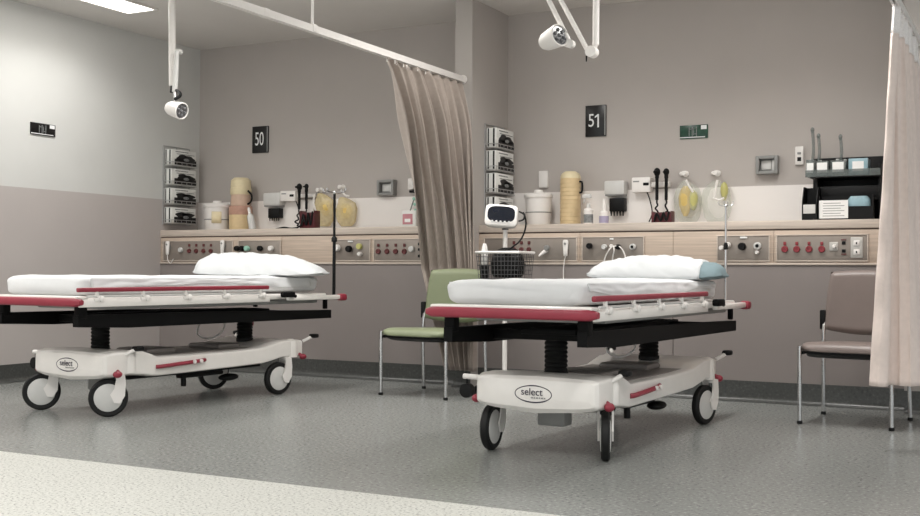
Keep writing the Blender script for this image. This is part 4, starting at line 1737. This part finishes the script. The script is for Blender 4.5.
# ------------------------------------------------------------------ drip poles
def drip_pole(p, z0, z1, m, r, label, hm, hk=.10):
    t = thing('drip_pole', label, 'drip pole', (p[0], p[1], z0), 0)
    h = z1 - z0
    b = MB()
    b.cyl((0, 0, 0), (0, 0, h * .55), r * 1.25, n=14)
    b.cyl((0, 0, h * .55), (0, 0, h), r, n=14)
    b.build('pole', MT[m], t)
    b = MB()
    b.lathe([(r * 1.25, 0), (r * 2.2, .005), (r * 2.2, .03), (r * 1.25, .045)], (0, 0, h * .53), n=16)
    b.build('collar', MT['black'], t)
    b = MB()
    b.tube([(-hk, 0, h + .03), (-hk * .9, 0, h + .005), (0, 0, h), (hk * .9, 0, h + .005), (hk, 0, h + .03)], hk * .06, 8, smooth=4)
    b.tube([(0, -hk, h + .03), (0, -hk * .9, h + .005), (0, 0, h), (0, hk * .9, h + .005), (0, hk, h + .03)], hk * .06, 8, smooth=4)
    b.ball((0, 0, h), r * 1.6)
    b.build('hook_cross', MT[hm], t)


drip_pole(place(LB, .375, 1.25, 0), .69, 1.50, 'black', .010, 'thin black drip pole at the head corner of bed 50', 'chrome')
drip_pole(place(RB, .32, 1.14, 0), .735, 1.32, 'chrome', .0065, 'thin chrome drip pole at the head corner of bed 51', 'chrome', .045)


# ------------------------------------------------------------------ chairs
def chair(loc, yaw, m, label, wx=1.0):
    t = thing('chair', label, 'chair', loc, yaw, 'visitor chairs')
    n = 14
    # seat pad: rounded slab with rolled front
    b = MB()
    rings = []
    for j in range(n + 1):
        f = j / n
        y = -.30 + .54 * f
        hw = .262 - .02 * f - .05 * max(0, 1 - f / .12) ** 2
        top = .497 - .022 * f - .035 * max(0, 1 - f / .16) ** 2.2
        botm = .425 - .012 * f + .012 * max(0, 1 - f / .16) ** 2
        rings.append(rrect_ring(y, hw, botm, top, e=4.0, n=36))
    b.loft(rings)
    b.build('seat', MT[m], t, angle=60)
    b = MB()
    b.loft([rrect_ring(-.275, .225, .418, .435, e=4, n=28), rrect_ring(-.2, .238, .394, .428, e=4, n=28), rrect_ring(.2, .225, .392, .426, e=4, n=28), rrect_ring(.235, .2, .402, .425, e=4, n=28)])
    b.build('seat_pan', MT['black'], t)
    # backrest
    b = MB()

    def back(u, v, off):
        x = -.235 + .47 * u
        hw = .255 - .034 * v ** 2
        xx = (2 * u - 1) * hw
        z = .545 + .365 * v - (.03 * (1 - (2 * u - 1) ** 2)) * (1 - v) + .012 * (1 - (2 * u - 1) ** 2) * v
        y = .285 + .05 * v - .03 * (2 * u - 1) ** 2 + .008 * cos(pi * v)
        ed = min(1, min(u, 1 - u) / .08, min(v, 1 - v) / .10)
        th = .030 * math.sqrt(max(0, 1 - (1 - ed) ** 2))
        return Vector((xx, y + off * th, z))
    b.grid(lambda u, v: back(u, v, -1), 30, 24)
    b.grid(lambda u, v: back(u, v, 1), 30, 24)
    bmesh.ops.remove_doubles(b.bm, verts=b.bm.verts, dist=1e-5)
    b.build('backrest', MT[m], t, angle=60)
    # legs
    for s in (-1, 1):
        b = MB()
        b.tube([(s * .262, -.27, .0), (s * .262, -.27, .425), (s * .258, -.262, .452), (s * .25, -.24, .455)], .0125, 12, smooth=3)
        lg = b.build('leg', MT['chrome'], t)
        b = MB(); b.lathe([(.016, 0), (.017, .012), (.014, .02)], (s * .262, -.27, 0), n=12); b.build('foot_cap', MT['black'], lg)
        b = MB()
        b.tube([(s * .262, .27, .0), (s * .258, .25, .30), (s * .258, .25, .50), (s * .255, .275, .62)], .0125, 12, smooth=4)
        lg = b.build('leg', MT['chrome'], t)
        b = MB(); b.lathe([(.016, 0), (.017, .012), (.014, .02)], (s * .262, .27, 0), n=12); b.build('foot_cap', MT['black'], lg)
        b = MB()
        b.box((s * .266, .268, .605), (.035, .032, .125), .008)
        b.build('back_bracket', MT['black'], t)
        b = MB()
        b.cyl((s * .255, -.26, .425), (s * .258, .25, .42), .011, n=10)
        b.build('side_bar', MT['black'], t)
    for ch in [q for q in bpy.data.objects if q.parent == t or (q.parent and q.parent.parent == t)]:
        ch.data.transform(Matrix.Diagonal((wx, 1, 1, 1)))
    return t


chair((-1.01, 7.11, 0), -5.0, 'brown', 'taupe brown visitor chair with chrome legs partly behind the pinkish curtain')
chair((-3.957, 7.162, 0), -6.0, 'green', 'sage green visitor chair with chrome legs between the two beds', 1.09)

# ------------------------------------------------------------------ vital signs monitor on a stand
SX, SY = -3.415, 7.22
t = thing('monitor_stand', 'wheeled white pole stand with wire basket behind bed 51', 'stand', (SX, SY, 0))
b = MB()
b.cyl((0, 0, .08), (0, 0, 1.20), .017, n=16)
b.build('pole', MT['white'], t)
for k in range(5):
    a = 2 * pi * k / 5 + .5
    e = Vector((.23 * cos(a), .23 * sin(a), .065))
    b = MB()
    b.tube([(0, 0, .10), e * .5 + Vector((0, 0, .055)), e + Vector((0, 0, .015))], .016, 10, smooth=4)
    lg = b.build('leg', MT['white'], t)
    b = MB()
    b.lathe([(.01, -.014), (.03, -.014), (.034, -.008), (.034, .008), (.03, .014), (.01, .014)], (e.x, e.y, .034), (-sin(a), cos(a), 0), 20)
    b.box((e.x, e.y, .062), (.034, .034, .02), .006)
    b.build('castor', MT['black'], lg)
# basket
Zr, Zb = 1.037, .85
bw, bd = .168, .13
b = MB()
b.tube([(-bw, -bd, Zr), (bw, -bd, Zr), (bw, bd, Zr), (-bw, bd, Zr)], .010, 10, closed=True)
b.build('basket_rim', MT['white'], t)
b = MB()
f = .90
for k in range(13):
    x = -1 + 2 * k / 12
    b.tube([(x * bw, -bd, Zr), (x * bw * f, -bd * f, Zb), (x * bw * f, bd * f, Zb), (x * bw, bd, Zr)], .0022, 5)
for k in range(9):
    y = -1 + 2 * k / 8
    b.tube([(-bw, y * bd, Zr), (-bw * f, y * bd * f, Zb), (bw * f, y * bd * f, Zb), (bw, y * bd, Zr)], .0022, 5)
for k in range(1, 7):
    s = 1 - (1 - f) * k / 6
    z = Zr + (Zb - Zr) * k / 6
    b.tube([(-bw * s, -bd * s, z), (bw * s, -bd * s, z), (bw * s, bd * s, z), (-bw * s, bd * s, z)], .0022, 5, closed=True)
b.box((0, .0, 1.02), (.05, .05, .05), .01)
b.build('wire_basket', MT['wire_dark'], t)

b = MB()
b.loft([[Vector((.125 * cos(2 * pi * k / 24) * s, .075 * sin(2 * pi * k / 24) * s * (1 + .15 * sin(5 * z * 9 + k)), z)) for k in range(24)] for z, s in ((0, .8), (.03, 1), (.10, 1.05), (.16, .9), (.20, .6), (.215, .3))])
o = b.build('pressure_cuff', MT['black'])
o.location = (SX + .02, SY - .0, Zb + .008)
tag(o, 'rolled black pressure cuff in the wire basket of the stand', 'cuff')
b = MB()
b.lathe([(.02, 0), (.024, .01), (.024, .1), (.018, .13), (.012, .15), (0, .152)], n=16)
o = b.build('probe_bottle', MT['white'])
o.location = (SX - .12, SY - .09, Zb + .10)
b2 = MB()
b2.box((0, 0, -.05), (.05, .05, .098), .006)
b2.build('holder', MT['black'], o)
tag(o, 'small white probe in a black holder in the stand basket', 'probe')

t = thing('vital_signs_monitor', 'white vital signs monitor with dark screen on top of the pole stand', 'monitor', (SX, SY, 1.20))
R = Matrix.Rotation(radians(22), 3, 'Z') @ Matrix.Rotation(radians(4), 3, 'Y') @ Matrix.Rotation(radians(-16), 3, 'X')
oc3 = Vector((-.026, -.01, .088))


def mon_ring(y, hw, z0, z1, e=6):
    return [R @ p + oc3 for p in rrect_ring(y, hw, z0, z1, e=e, n=36)]


b = MB()
b.loft([mon_ring(-.058, .108, -.072, .072), mon_ring(-.05, .116, -.081, .081), mon_ring(.0, .114, -.08, .08), mon_ring(.05, .09, -.065, .068)])
b.build('case', MT['white'], t)
b = MB()
b.loft([[R @ (p + Vector((0, -.0595, 0))) + oc3 for p in rrect_ring(0, .098, -.054, .066, e=3.2, n=32)], [R @ (p + Vector((0, -.0615, 0))) + oc3 for p in rrect_ring(0, .096, -.052, .064, e=3.2, n=32)]])
b.build('screen', MT['screen'], t)
b = MB()
for k in range(5):
    b.cyl(R @ Vector((-.06 + .03 * k, -.061, -.052)) + oc3, R @ Vector((-.06 + .03 * k, -.066, -.052)) + oc3, .008, n=12)
b.build('button_row', MT['palegrey'], t)
b = MB()
b.cyl((0, 0, -.0), (0, 0, .05), .024, n=16)
b.box((0, 0, .045), (.07, .06, .02), .006)
b.build('mount', MT['black'], t)
b = MB()
b.tube([(.10, .02, .13), (.15, .0, .10), (.16, .0, .02), (.13, -.03, -.08), (.06, -.08, -.15), (.03, -.07, -.2)], .006, 8, smooth=6)
b.build('cuff_hose', MT['black'], t)
b = MB()
b.tube([(.115, -.02, .06), (.155, -.03, .07), (.165, -.03, .10), (.15, -.02, .12)], .006, 8, smooth=5)
b.build('side_cable', MT['black'], t)
